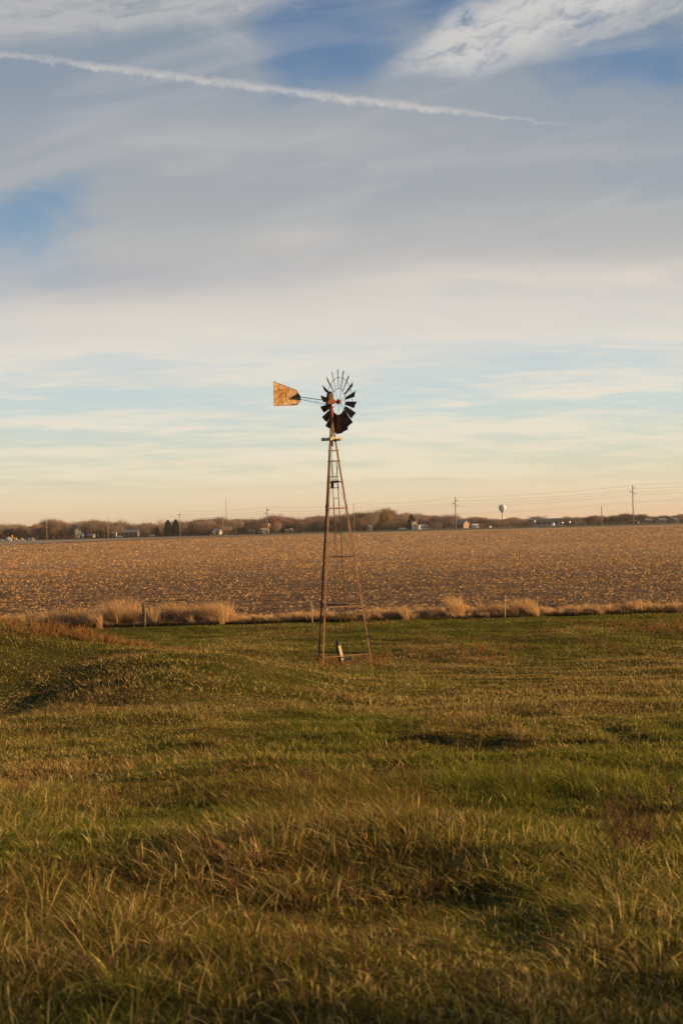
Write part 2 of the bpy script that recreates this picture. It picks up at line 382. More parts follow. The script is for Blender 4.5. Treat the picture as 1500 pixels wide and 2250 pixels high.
def grid_mesh(name, xs_of, ys, nx, zf, mat, kind='structure'):
    ys = np.asarray(ys); t = np.linspace(-1, 1, nx)
    X = np.array([xs_of(y)*t for y in ys]); Y = np.repeat(ys[:, None], nx, 1); Z = zf(X, Y)
    Vv = np.stack([X, Y, Z], -1).reshape(-1, 3); i = np.arange(len(ys)-1)[:, None]*nx + np.arange(nx-1)[None, :]
    i = i.ravel(); T = np.concatenate([np.stack([i, i+1, i+nx+1], 1), np.stack([i, i+nx+1, i+nx], 1)])
    o = np_mesh(name, Vv, T, None, mat); o.data.polygons.foreach_set('use_smooth', [True]*len(o.data.polygons))
    return tag(o, kind=kind)
def pasture_mat(nt, b):
    t = E.nt.nodes.new('ShaderNodeTexCoord'); v = t.outputs['Object']
    n1 = noise(v, 0.6, 5, 0.6); n2 = noise(v, 6.0, 6, 0.7)
    c = mixc(smooth(n1, 0.38, 0.62), (0.055,0.060,0.012), (0.085,0.065,0.020))
    c = mixc(smooth(n2, 0.50, 0.72), c, (0.022,0.015,0.008))
    b.inputs['Specular IOR Level'].default_value = 0.0
    nt.links.new(c, b.inputs['Base Color']); bump(b, n2, 0.9, 0.05)
M['pasture'] = principled('pasture_soil_and_thatch', pasture_mat, 0.95)
ys = np.concatenate([np.linspace(-30, 2.5, 18), np.linspace(2.7, 12, 110), np.linspace(12.1, 30, 150), np.linspace(30.2, FENCE_Y, 190)])
grid_mesh('pasture', lambda y: 60.0 if y < 2.6 else 60.0, ys, 2, lambda X, Y: X*0-50, M['pasture']) if False else None
def pasture_x(y): return 4 + 0.40*max(y, 0)
grid_mesh('pasture', pasture_x, ys, 320, height, M['pasture'])
# pasture outside the seen cone, same level
def wide(X, Y): return height(X, Y, False)
for sgn in (-1, 1):
    t = np.linspace(0, 1, 30); yy = np.linspace(-30, FENCE_Y, 40)
    X = np.array([sgn*(pasture_x(y)-0.02 + (700-pasture_x(y))*t**2) for y in yy]); Y = np.repeat(yy[:, None], 30, 1); Z = wide(X, Y)-0.02
    i = (np.arange(39)[:, None]*30+np.arange(29)[None, :]).ravel()
    T = np.concatenate([np.stack([i, i+1, i+31], 1), np.stack([i, i+31, i+30], 1)])
    if sgn < 0: T = T[:, ::-1]
    tag(np_mesh('pasture', np.stack([X, Y, Z], -1).reshape(-1, 3), T, None, M['pasture']), kind='structure')

# crop field: one sheet to the horizon; furrows modelled near the fence
def field_z(X, Y):
    f = (1 - sstep(Y, 160, 230))*sstep(Y, FENCE_Y, FENCE_Y+1.5)
    amp = 0.045*(0.5+fbm(X*0.15, Y*0.2, 41, 2))
    row = np.sin(2*np.pi*(Y+0.012*X)/0.76 + 1.2*(fbm(X*0.08, Y*0.5, 44, 2)-0.5))
    z = f*(amp*row + 0.07*(fbm(X*1.3, Y*1.6, 47, 2)-0.5)) + 0.25*(fbm(X*0.02, Y*0.012, 50, 2)-0.5)*sstep(Y, 90, 200)*(1-sstep(Y, 600, 690))
    return z - 0.004*np.maximum(Y-760, 0)*(Y < 3000) - (Y >= 3000)*0.004*2240
def field_mat(nt, b):
    t = E.nt.nodes.new('ShaderNodeTexCoord'); v = t.outputs['Object']
    mp = E.nt.nodes.new('ShaderNodeMapping'); mp.inputs['Scale'].default_value = (0.25, 1.0, 1.0); nt.links.new(v, mp.inputs[0])
    mp2 = E.nt.nodes.new('ShaderNodeMapping'); mp2.inputs['Scale'].default_value = (0.012, 0.03, 1.0); nt.links.new(v, mp2.inputs[0])
    sx = E.nt.nodes.new('ShaderNodeSeparateXYZ'); nt.links.new(v, sx.inputs[0]); Y = E(sx.outputs[1])
    n1 = noise(mp.outputs[0], 3.0, 5, 0.65); n3 = noise(mp2.outputs[0], 1.0, 5, 0.6, 0.5); n4 = noise(mp.outputs[0], 0.5, 4, 0.6)
    far = smooth(Y, 85.0, 280.0)
    soil = mixc(smooth(n4, 0.35, 0.65), (0.048,0.025,0.011), (0.095,0.050,0.020))
    straw = mixc(smooth(n3, 0.35, 0.65), (0.36,0.20,0.082), (0.50,0.29,0.12))
    cov = (smooth(n1, 0.45, 0.62)*(1.0-far*0.35)*0.35 + far*0.68)
    c = mixc(cov, soil, straw)
    c = mixc(smooth(Y, 745.0, 770.0), c, (0.10,0.085,0.05))
    nt.links.new(c, b.inputs['Base Color']); bump(b, n1, 1.0, 0.06)
M['field'] = principled('tilled_soil_with_residue', field_mat, 0.95)
ys = np.concatenate([np.arange(FENCE_Y, 150, 0.17), np.arange(150, 240, 0.5), np.linspace(241, 760, 130), np.geomspace(765, 16000, 30)])
grid_mesh('crop_field', lambda y: 0.45*y+30 if y < 760 else 372+(y-760)*1.2, ys, 150, field_z, M['field'])
for sgn in (-1, 1):     # same field, outside the seen cone
    yy = np.concatenate([np.linspace(FENCE_Y, 760, 20), np.geomspace(800, 16000, 10)])
    inner = np.where(yy < 760.1, 0.45*yy+30, 372+(yy-760)*1.2)-0.02
    X = np.stack([sgn*inner, sgn*(inner+1500+yy)], 1); Y = np.repeat(yy[:, None], 2, 1); Z = field_z(X*0, Y)*0 - 0.02 - 0.004*np.clip(Y-760, 0, 2240)
    i = (np.arange(len(yy)-1)*2); T = np.concatenate([np.stack([i, i+1, i+3], 1), np.stack([i, i+3, i+2], 1)])
    if sgn < 0: T = T[:, ::-1]
    tag(np_mesh('crop_field', np.stack([X, Y, Z], -1).reshape(-1, 3), T, None, M['field']), kind='structure')

# road on a low bank beyond the field
M['verge'] = twotone('verge_grass', (0.055,0.075,0.02), (0.10,0.09,0.03), 0.3, 0.4, 0.6, 0.95)
M['asphalt'] = twotone('grey_asphalt', (0.09,0.088,0.085), (0.12,0.115,0.11), 0.4, 0.4, 0.6, 0.9)
RY = 726.0
def road_y(x): return RY + 0.0*x
xs = np.linspace(-600, 600, 61)
def strip(name, y0, z0, y1, z1, mat, x0=-700, x1=700):
    mb = MB(); n = 40
    for i in range(n+1):
        x = x0+(x1-x0)*i/n; mb.v += [(x, y0, z0), (x, y1, z1)]
    mb.f = [(2*i, 2*i+2, 2*i+3, 2*i+1) for i in range(n)]
    return tag(mb.build(name, mat), kind='structure')
strip('verge', RY-10, -0.3, RY-4, 0.70, M['verge'], -40)
strip('verge', RY-10, -0.3, RY-4, 0.35, M['verge'], -700, -40)
strip('road', RY-4, 0.70, RY+4, 0.72, M['asphalt'], -40)
strip('road', RY-4, 0.35, RY+4, 0.40, M['asphalt'], -700, -40)
strip('verge', RY+4, 0.70, RY+30, -0.4, M['verge'], -700, 700)
M['lane'] = twotone('pale_dirt', (0.27,0.18,0.11), (0.22,0.15,0.09), 0.05, 0.4, 0.6, 0.95)
mb = MB(); a0 = P(-60,1213,10); 
pl = [(-330, 470, 0.14), (-60, 712, 0.14), (-118, 712, 0.14), (-330, 712, 0.14)]
mb.add([(-330,500,0.16), (-128,520,0.16), (-70,640,0.16), (-8,712,0.16), (-330,712,0.16)], [(0,1,2,3,4)])
tag(mb.build('bare_strip', M['lane']), kind='structure')

# ------------------------------------------------------------ blades (vectorised)
rng = np.random.default_rng(7)
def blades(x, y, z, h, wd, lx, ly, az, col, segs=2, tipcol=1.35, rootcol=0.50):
    """ribbons rooted at (x,y,z): height h, width wd, lean (lx,ly) metres at tip; az = ribbon facing"""
    n = len(x); ts = np.linspace(0, 1, segs+1); cx, cy = np.cos(az)*wd/2, np.sin(az)*wd/2
    Vs = []
    for k, t in enumerate(ts):
        px = x+lx*t**1.8; py = y+ly*t**1.8
        hz = z + h*t*(1-0.25*t*np.minimum(1, np.hypot(lx, ly)/np.maximum(h, 1e-3)))
        if k == segs: Vs.append(np.stack([px, py, hz], 1))
        else:
            f = 1-0.45*t**1.5
            Vs.append(np.stack([px-cx*f, py-cy*f, hz], 1)); Vs.append(np.stack([px+cx*f, py+cy*f, hz], 1))
    nv = 2*segs+1
    V = np.stack(Vs, 1).reshape(-1, 3); base = np.arange(n)[:, None]*nv
    tr = []
    for k in range(segs-1):
        a = 2*k; tr += [(a, a+1, a+3), (a, a+3, a+2)]
    tr.append((2*segs-2, 2*segs-1, 2*segs))
    T = (base[:, None, :] + np.array(tr)[None, :, :]).reshape(-1, 3)
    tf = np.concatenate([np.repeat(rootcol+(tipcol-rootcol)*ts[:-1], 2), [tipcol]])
    # root shade and lit tips painted as a brightness ramp; tips also drier
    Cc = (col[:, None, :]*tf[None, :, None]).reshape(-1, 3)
    return V, T, Cc
def merge(parts):
    Vs, Ts, Cs = [], [], []; o = 0
    for V, T, Cc in parts: Vs.append(V); Ts.append(T+o); Cs.append(Cc); o += len(V)
    return np.concatenate(Vs), np.concatenate(Ts), np.concatenate(Cs)
GREEN = np.array([0.080,0.098,0.015]); YG = np.array([0.25,0.225,0.042]); STRAW = np.array([0.58,0.43,0.17]); BROWN = np.array([0.16,0.082,0.034]); OLIVE = np.array([0.14,0.125,0.028])
def palette(n, ps, jit=0.25):
    idx = rng.choice(5, n, p=ps) if not isinstance(ps, np.ndarray) else None
    base = np.stack([GREEN, YG, STRAW, BROWN, OLIVE])
    c = base[idx]
    return c*(1+jit*(rng.random((n,1))*2-1))
def pal_from(g, b):   # g 0 green .. 1 dry ; b 0 .. 1 brown weedy ; random pick per blade
    n = len(g); r = rng.random(n); base = np.stack([GREEN, YG, STRAW, BROWN, OLIVE])
    k = 1-0.55*b
    pg = 0.48*(1-g)*k; py = (0.27*(1-g)+0.07)*k; po = 0.18*k; ps = (0.30*g+0.05)
    idx = np.where(r < pg, 0, np.where(r < pg+py, 1, np.where(r < pg+py+po, 4, np.where(r < pg+py+po+ps, 2, 3))))
    return base[idx]*(0.6+0.8*rng.random((n,1)))
def zone(d0, d1, n_tuft, per, hmean, wmean, n_loose, xr=0.30, segs=2, spread=0.10):
    def samp(n):
        y = np.sqrt(rng.random(n)*(d1*d1-d0*d0)+d0*d0); x = (rng.random(n)*2-1)*(xr*y+0.25); return x, y
    parts = []
    tx, ty = samp(n_tuft)
    clump = fbm(tx*0.55, ty*0.45, 61, 3)
    keep = rng.random(n_tuft) < sstep(clump, 0.18, 0.62)*0.95+0.05
    tx, ty, clump = tx[keep], ty[keep], clump[keep]
    tsz = np.minimum(1.5, np.exp(rng.normal(-0.1, 0.4, len(tx))))*(0.55+0.9*sstep(clump, 0.3, 0.7))
    tdry = np.clip(fbm(tx*0.25+9, ty*0.12, 71, 3)*2.4-0.65 + rng.normal(0, .28, len(tx)), 0, 1)
    i = np.repeat(np.arange(len(tx)), per)
    n = len(i); ang = rng.random(n)*2*np.pi; rad = np.abs(rng.normal(0, spread, n))*tsz[i]
    x = tx[i]+np.cos(ang)*rad; y = ty[i]+np.sin(ang)*rad
    h = hmean*tsz[i]*(0.45+0.8*rng.random(n)); out = h*(0.25+1.5*rng.random(n)**1.5)
    lx = np.cos(ang)*out - 0.22*h; ly = np.sin(ang)*out
    g = tdry[i]
    parts.append((x, y, h, wmean*(0.6+0.8*rng.random(n)), lx, ly, g))
    x, y = samp(n_loose); n = n_loose
    h = hmean*0.55*(0.4+rng.random(n)); ang = rng.random(n)*2*np.pi; out = h*rng.random(n)*1.6
    flat = rng.random(n) < 0.25; out = np.where(flat, h*(1.5+1.5*rng.random(n)), out); h = np.where(flat, h*0.6, h)
    g = np.clip(fbm(x*0.25+9, y*0.12, 71, 3)*2.4-0.75+(vnoise(x*1.3, y*1.1, 77)-0.5)*0.6, 0, 1)
    parts.append((x, y, h, wmean*(0.6+0.6*rng.random(n)), np.cos(ang)*out-0.1*h, np.sin(ang)*out, g))
    x, y, h, wd, lx, ly, g = [np.concatenate(q) for q in zip(*parts)]
    # mown path, low right foreground, and short turf on the knoll
    short = np.exp(-((x-0.55-0.10*(y-6))/0.55)**2)*sstep(y, 4.3, 5.2)*(1-sstep(y, 7.6, 9.0))
    knoll = sstep(y, 30, 36)*(1-sstep(y, 56, 60))
    h = h*(1-0.45*short)*(1-0.15*knoll)
    lx, ly = lx*(1-0.3*short), ly*(1-0.3*short)
    # bare strip on the eroded bank
    s = rut_y(x); k = rut_k(x)
    bare = k*((y > s-0.34*vnoise(x*4, x*0, 5)-0.08) & (y < s+0.10))
    keep = rng.random(len(x)) > bare*0.85
    # brownish belts of weeds
    belt = np.exp(-((y-27.5)/2.2)**2)*sstep(fbm(x*0.3, y*0.3, 83, 2), 0.35, 0.6)*0.6 + np.exp(-((y-51)/3.0)**2)*0.35
    g = np.clip(g+belt-0.35*sstep(y, 56, 62)-0.14*(1-sstep(y, 14, 26)), 0, 1); b = 0.8*sstep(fbm(x*0.55+3, y*0.28, 131, 3), 0.52, 0.70)
    x, y, h, wd, lx, ly, g, b = [q[keep] for q in (x, y, h, wd, lx, ly, g, b)]
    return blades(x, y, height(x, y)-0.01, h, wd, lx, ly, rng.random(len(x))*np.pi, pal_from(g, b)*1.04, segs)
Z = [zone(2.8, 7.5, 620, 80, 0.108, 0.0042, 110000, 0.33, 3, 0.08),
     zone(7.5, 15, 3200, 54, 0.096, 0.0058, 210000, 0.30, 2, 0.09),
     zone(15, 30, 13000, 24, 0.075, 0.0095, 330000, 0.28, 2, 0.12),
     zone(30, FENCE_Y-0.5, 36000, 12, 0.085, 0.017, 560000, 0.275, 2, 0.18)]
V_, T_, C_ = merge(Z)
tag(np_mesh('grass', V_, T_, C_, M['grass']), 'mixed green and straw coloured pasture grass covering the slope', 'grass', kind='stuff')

# taller seed stalks scattered in the pasture
n = 3600
y = np.sqrt(rng.random(n)*(60**2-3.2**2)+3.2**2); x = (rng.random(n)*2-1)*0.29*y
k = rng.random(n) < sstep(fbm(x*0.3, y*0.2, 91, 2), 0.38, 0.65)*0.9+0.06; x, y = x[k], y[k]; n = len(x)
h = 0.16+0.24*rng.random(n); ang = rng.random(n)*6.28; o_ = h*0.45*rng.random(n)
colr = np.where(rng.random((n,1)) < 0.5, STRAW*0.85, BROWN*1.1)*(0.8+0.4*rng.random((n,1)))
tag(np_mesh('dry_stalks', *blades(x, y, height(x, y)-0.01, h, 0.0026+0.00016*y, np.cos(ang)*o_-0.08, np.sin(ang)*o_, rng.random(n)*3.14, colr, 3), M['grass']),
    'thin dry seed stalks rising out of the pasture grass', 'grass stalks', kind='stuff')

# ------------------------------------------------------------ tall dry grass along the fence line
def dry_grass():
    parts = []
    # (x px centre, half width px, height m, density)
    spec = [(20,60,0.75,1.0),(110,60,0.95,1.0),(190,60,1.0,1.2),(275,45,1.35,1.4),(230,50,0.95,1.1),(350,40,1.0,1.0),(410,50,1.15,1.2),(470,40,1.3,1.5),(520,30,.5,.5),(570,60,0.35,.5),
            (640,60,0.45,.5),(690,40,.55,.6),(860,50,0.65,.8),(930,60,0.6,.9),(1010,22,1.2,.9),(985,40,0.6,.6),(1060,40,.45,.5),(1105,30,0.85,.6),(1155,35,0.9,.9),(1240,60,0.3,.5),
            (1330,70,0.5,.7),(1400,70,0.6,.8),(1480,60,0.4,.7),(1560,60,.6,.9),(-70,60,.9,1.0),(760,60,.3,.4)]
    spec += [(k, 45, 0.42, 0.9) for k in range(-60, 1580, 70)]
    for px, hw, hh, dn in spec:
        c = P(px, 1365, FENCE_Y+0.2); hwm = hw/F*FENCE_Y; nt_ = int(15*dn*hwm)+2
        for _ in range(nt_):
            cx = c.x + rng.normal(0, hwm*0.55); cy = FENCE_Y + 0.4 + rng.normal(0, 0.7); s = min(1.2, np.exp(rng.normal(-0.1, 0.30))); ln = abs(rng.normal(0.25, 0.2))
            n = 60; ang = rng.random(n)*6.28; r = np.abs(rng.normal(0, 0.12, n))
            h = hh*s*(0.35+0.75*rng.random(n)**0.8); lean = h*(0.10+0.35*rng.random(n))
            parts.append((cx+np.cos(ang)*r, cy+np.sin(ang)*r, h, np.full(n, 0.020), np.cos(ang)*lean-ln*h, np.sin(ang)*lean, np.full(n, rng.random())))
    x, y, h, wd, lx, ly, q = [np.concatenate(a) for a in zip(*parts)]
    c = (np.array([0.64,0.41,0.20])*(1-q[:,None]*0.35) + np.array([0.16,0.09,0.05])*q[:,None]*0.3)*(0.7+0.6*rng.random((len(x),1)))
    return blades(x, y, -0.02+0*x, h, wd, lx, ly, rng.random(len(x))*3.14, c, 3, 1.1, 0.75)
tag(np_mesh('dry_grass', *dry_grass(), M['grass']), 'tall tan dry grass leaning left along the field edge', 'dry grass', kind='stuff')
# low weedy thatch under it, coloured dark as the shadow at the grass foot
n = 80000; x = (rng.random(n)*2-1)*25; y = FENCE_Y-1.3+rng.random(n)*2.6+0.8*(vnoise((rng.random(n)*0+x)*0.8, x*0, 12)-0.5); h = 0.07+0.24*rng.random(n)*fbm(x*0.5, y*0, 95, 2)*1.6
c = np.where(rng.random((n,1)) < 0.5, np.array([[0.075,0.055,0.028]]), np.array([[0.24,0.15,0.07]]))*(0.7+0.6*rng.random((n,1)))
tag(np_mesh('thatch', *blades(x, y, 0*x-0.02, h, 0.022+0*x, rng.normal(0,.12,n), rng.normal(0,.12,n), rng.random(n)*3.14, c, 2), M['grass']),
    'low weeds and thatch coloured dark as the shade at the foot of the tall dry grass', 'ground cover', kind='stuff')
# russet weeds on the knoll and right side
def russet(spots):
    parts = []
    for px, py, Yd, hw, hh, k in spots:
        c = P(px, py, Yd); hwm = hw/F*Yd; n_ = int(k*0.42)
        for _ in range(n_):
            cx = c.x+rng.normal(0, hwm*0.9); cy = Yd+rng.normal(0, 1.8); n = 16; ang = rng.random(n)*6.28; h = hh*(0.4+0.9*rng.random(n))*rng.uniform(.5,1.3); l = h*(0.2+0.6*rng.random(n))
            parts.append((cx+rng.normal(0,.07,n), cy+rng.normal(0,.07,n), h, np.full(n,.022), np.cos(ang)*l, np.sin(ang)*l))
    x, y, h, wd, lx, ly = [np.concatenate(a) for a in zip(*parts)]; n = len(x)
    c = np.where(rng.random((n,1)) < .6, np.array([[0.22,0.10,0.038]]), np.array([[0.32,0.19,0.07]]))*(0.6+0.7*rng.random((n,1)))
    return blades(x, y, height(x, y)-0.02, h, wd, lx, ly, rng.random(n)*3.14, c, 2)
tag(np_mesh('russet_weeds', *russet([(60,1425,43,60,.32,70),(150,1415,44,60,.42,110),(230,1405,45,50,.35,80),(290,1410,46,50,.32,60),(300,1392,49,60,.3,80),(380,1400,50,50,.3,90),(430,1410,50,50,.32,90),
    (500,1412,52,50,.28,60),(30,1440,42,40,.3,30),(1470,1400,66,45,.6,70),(1400,1405,66,50,.35,30),(1100,1440,58,40,.4,25),(850,1455,55,50,.3,35),(1000,1460,55,60,.3,30),(700,1465,52,30,.25,20),(706,1458,53.0,10,.3,14),(821,1446,54.2,12,.35,16),(752,1458,53.8,16,.28,16),(697,1440,55,12,.3,10)]), M['grass']),
    'rust brown dead weeds on the mound and at the far right of the pasture', 'weeds', kind='stuff')

# ------------------------------------------------------------ corn residue in the field
def residue(d0, d1, dens, L, wd, lift):
    A = 0.29*(d1*d1-d0*d0); n = int(A*dens)
    y = np.sqrt(rng.random(n)*(d1*d1-d0*d0)+d0*d0); x = (rng.random(n)*2-1)*(0.29*y)
    row = 0.5+0.5*np.sin(2*np.pi*(y+0.012*x)/0.76)
    k = rng.random(n) < (0.15+0.85*row*sstep(fbm(x*0.25, y*0.4, 101, 3), 0.25, 0.7))*(0.68+0.55*sstep(fbm(x*0.03+y*0.02, y*0.04, 103, 3), 0.3, 0.65))*(1-0.6*np.exp(-(((x+0.35*y+200)%24.0-12)/0.5)**2))
    x, y = x[k], y[k]; n = len(x)
    l = L*(0.35+0.9*rng.random(n)); ang = rng.normal(0, 0.9, n); up = lift*np.abs(rng.normal(0, 0.6, n))+0.03; 
    z = field_z(x, y)+0.01; w_ = wd*(0.5+rng.random(n))
    dxv, dyv = np.cos(ang)*l/2, np.sin(ang)*l/2
    zz = up*(rng.random(n)-0.2); tilt = rng.random(n)*1.3
    ox, oy, oz = -np.sin(ang)*w_/2*np.cos(tilt), np.cos(ang)*w_/2*np.cos(tilt), w_/2*np.sin(tilt)
    zc = z+np.abs(zz)*0.5+0.02
    A0 = np.stack([x-dxv-ox, y-dyv-oy, zc-zz/2-oz], 1); A1 = np.stack([x-dxv+ox, y-dyv+oy, zc-zz/2+oz], 1)
    bx = rng.normal(0, .25, n)*l; mz = np.abs(rng.normal(0, .2, n))*l*0.6
    B0 = np.stack([x-ox-np.sin(ang)*bx*.3, y-oy+np.cos(ang)*bx*.3, zc-oz+mz], 1); B1 = np.stack([x+ox-np.sin(ang)*bx*.3, y+oy+np.cos(ang)*bx*.3, zc+oz+mz], 1)
    D = np.stack([x+dxv, y+dyv, zc+zz/2], 1)
    V = np.stack([A0, A1, B0, B1, D], 1).reshape(-1, 3)
    T = (np.arange(n)[:, None, None]*5 + np.array([(0,1,3),(0,3,2),(2,3,4)])[None]).reshape(-1, 3)
    r = rng.random((n,1)); c = np.where(r < 0.5, np.array([[0.58,0.33,0.135]]), np.where(r < 0.8, np.array([[0.28,0.155,0.065]]), np.array([[0.60,0.40,0.19]])))*(0.7+0.6*rng.random((n,1)))
    return V, T, np.repeat(c, 5, 0)
tag(np_mesh('corn_residue', *merge([residue(FENCE_Y+0.6, 120, 40, 0.21, 0.034, 0.12), residue(120, 190, 25, 0.22, 0.050, 0.14), residue(190, 330, 8.0, 0.27, 0.080, 0.16), residue(330, 600, 1.4, 0.42, 0.15, 0.2)]), M['residue']),
    'shredded pale corn stalks and leaves littering the harvested field', 'corn residue', kind='stuff')

# ------------------------------------------------------------ windmill
cen = P(741, 1450, 54.0); gz = float(height(cen.x, 54.0, False))
WM = empty('windmill', (cen.x, 54.0, 0.0), 'rusty farm windmill on a three legged steel tower with a tan tail vane', 'windmill')
rb, k_r = 1.33, 1.17/8.48
ang = [R(5), R(125), R(245)]
def rad(z): return rb - k_r*z
def leg_pt(i, z): r = rad(z); return Vector((r*math.cos(ang[i]), r*math.sin(ang[i]), z))
ZT = 9.25
for i in range(3):
    nA = (leg_pt((i+1)%3, 0)-leg_pt(i, 0)).normalized(); nB = (leg_pt((i+2)%3, 0)-leg_pt(i, 0)).normalized()
    for (za, zb, wv) in ((-0.25, 5.9, 0.062), (5.75, ZT, 0.052)):
        pass
    mb = MB(); p0, p1 = leg_pt(i, -0.25), leg_pt(i, ZT)
    mb.bar(p0, p1, nA, nA.cross(Vector((0,0,1))).normalized()*-1, 0.075, 0.009)
    mb.bar(p0+nB*0.001, p1+nB*0.001, nB, nB.cross(Vector((0,0,1))).normalized(), 0.075, 0.009)
    lg = mb.build('leg', M['leg_shaded'] if i == 1 else M['leg'], WM)
    for zs in (5.85, 2.12):
        m2 = MB(); p = leg_pt(i, zs); m2.bar(p+Vector((0,0,-.12)), p+Vector((0,0,.12)), nA, nA.cross(Vector((0,0,1))).normalized(), 0.07, 0.012)
        m2.build('splice_plate', M['rust_dark'], lg)
def brace(i, j, z, wv=0.045, dz=0.0, mat='leg', ext=0.0, name='brace'):
    a_, b_ = leg_pt(i, z), leg_pt(j, z+dz); dd = (b_-a_).normalized(); a_ -= dd*ext; b_ += dd*ext
    nn = dd.cross(Vector((0,0,1))).normalized()
    mb = MB(); mb.bar(a_+nn*0.004, b_+nn*0.004, Vector((0,0,1)), nn, wv, 0.006); mb.bar(a_+nn*0.011, b_+nn*0.011, nn, Vector((0,0,1)), wv*0.7, 0.006)
    return mb.build(name, M[mat], WM)
for z, wv, ext in ((0.28, 0.035, 0), (2.12, 0.045, 0), (5.82, 0.05, 0), (7.62, 0.04, 0.02), (8.02, 0.035, 0.03)):
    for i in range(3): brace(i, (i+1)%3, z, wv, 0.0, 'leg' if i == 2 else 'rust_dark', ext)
brace(1, 0, 3.97, 0.035); brace(2, 0, 6.82, 0.04); brace(1, 0, 6.82, 0.04, mat='rust_dark'); brace(2, 1, 6.82, .04, mat='rust_dark')
# thin diagonal tie rods high up
for i in range(3):
    j = (i+1)%3
    for (za, zb) in ((5.82, 7.62), (3.97, 5.82)):
        MB().path([leg_pt(i, za), leg_pt(j, zb)], 0.004, 4).build('tie_rod', M['galv'], WM)
        MB().path([leg_pt(j, za), leg_pt(i, zb)], 0.004, 4).build('tie_rod', M['galv'], WM)
# ladder on the far face
fd = (leg_pt(0, 0)-leg_pt(1, 0)).normalized(); mid = R(63)
def lad(z, s):
    r = rad(z)*0.5; w_ = 0.105+0.012*(8-z)/8
    return Vector((r*math.cos(mid), r*math.sin(mid), z)) + fd*w_*s
L_ = MB().tube(lad(0.35,-1), lad(7.62,-1), 0.013, n=5).build('ladder', M['leg'], WM)
MB().tube(lad(0.35,1), lad(7.62,1), 0.017, n=5).build('rail', M['rust_dark'], L_)
for z in (0.62, 1.2, 2.12, 3.3, 4.9, 6.23, 7.05): MB().tube(lad(z,-1), lad(z,1), 0.012, n=5).build('rung', M['leg'], L_)
# platform of planks
pf = MB(); tp = R(39)
for off in (-0.222, -0.075, 0.075, 0.222): pf.box((-math.sin(tp)*off, math.cos(tp)*off, 8.50), (0.56 if abs(off) > .2 else 0.5, 0.115, 0.06), tp) if abs(off) > 0.2 else None
for off in (-0.235, 0.235): pf.box((math.cos(tp)*off, math.sin(tp)*off, 8.437), (0.11, 0.56, 0.06), tp)
pf.build('platform', M['plank'], WM)
# mast pipe and head
MB().tube((0,0,8.2), (0,0,9.72), 0.045, 0.04, 8).build('mast', M['leg'], WM, True)
MB().lathe([(0.05,9.2),(0.075,9.25),(0.075,9.5),(0.06,9.6),(0.10,9.66),(0.10,9.72)], n=12).build('mast_collar', M['orange_rust'], WM, True)
MB().tube((-0.02,0.03,8.7), (0.03,-0.05,9.35), 0.022, 0.02, 6).build('furl_lever', M['plank'], WM)
MB().path([(0.02,0.01,9.7), (0.0,0.0,7.0), (-0.02,0.0,0.5)], 0.009, 5).build('pump_rod', M['galv'], WM)
PH = R(58); A_ = Vector((math.sin(PH), math.cos(PH), 0)); H_ = Vector((math.cos(PH), -math.sin(PH), 0)); Zv = Vector((0,0,1))
HZ = 9.90
def hp(a_, h_, z_): return A_*a_ + H_*h_ + Zv*(HZ+z_)
gb = MB()
prof = [(-0.20,-0.10),(0.10,-0.10),(0.18,-0.04),(0.14,0.05),(0.05,0.14),(-0.16,0.02)]
gb.prism([hp(p, -0.085, q) for p, q in prof], H_*0.17)
gbo = gb.build('gearbox', M['orange_rust'], WM)
MB().tube(hp(0.1,0,0), hp(0.40,0,0), 0.035, n=10).build('shaft', M['orange_rust'], gbo, True)
hood = MB(); 
hpf = [(-0.11,0.0),(-0.11,0.30),(-0.05,0.38),(0.03,0.38),(0.08,0.22),(0.11,0.02)]
hood.prism([hp(p-0.02, -0.08, q) for p, q in hpf], H_*0.16); hood.build('hood', M['blade'], gbo)
# wheel
WC = 0.33
wheel = MB().tube(hp(WC-0.06,0,0), hp(WC+0.10,0,0), 0.065, n=12).tube(hp(WC-0.02,0,0), hp(WC+0.02,0,0), 0.10, n=14).build('wheel', M['orange_rust'], WM, True)
beta = R(29); NB = 18
def ring(r, off, wv, name):
    n = 72; mb = MB()
    for k in range(n):
        t0, t1 = 2*math.pi*k/n, 2*math.pi*(k+1)/n
        mb.tube(hp(WC+off, r*math.sin(t0), r*math.cos(t0)), hp(WC+off, r*math.sin(t1), r*math.cos(t1)), wv, n=4, caps=False)
    return mb.build(name, M['rust_dark'], wheel)
ring(0.50, 0.0, 0.009, 'inner_ring'); ring(0.93, 0.03, 0.010, 'outer_ring')
sr = random.Random(4)
for k in range(NB):
    th = 2*math.pi*(k+0.02)/NB; rv = Zv*math.cos(th)+H_*math.sin(th); tv = H_*math.cos(th)-Zv*math.sin(th)
    be = beta + R(sr.uniform(-4,4)); ch = tv*math.cos(be) - A_*math.sin(be); nn = ch.cross(rv).normalized()
    mb = MB(); nr, nc = 5, 6; vs_ = []
    for a in range(nr+1):
        f = a/nr; r_ = 0.50+0.72*f; c_ = 0.14+0.145*f
        for q in range(nc+1):
            s = q/nc-0.5; camb = (0.25-s*s)*c_*0.26
            tip = 0.03*(s) if a == nr else 0
            vs_.append(hp(WC+0.015,0,0)+rv*(r_+tip)+ch*(s*c_)+nn*camb)
    fs_ = [(a*(nc+1)+q, a*(nc+1)+q+1, (a+1)*(nc+1)+q+1, (a+1)*(nc+1)+q) for a in range(nr) for q in range(nc)]
    n0 = len(vs_); vs2 = vs_+[v+nn*0.003 for v in vs_]
    fs2 = fs_+[tuple(i+n0 for i in f[::-1]) for f in fs_]
    mb.add(vs2, fs2); bl = mb.build('blade', M['blade'] if k % 3 else M['blade_worn'], wheel, True)
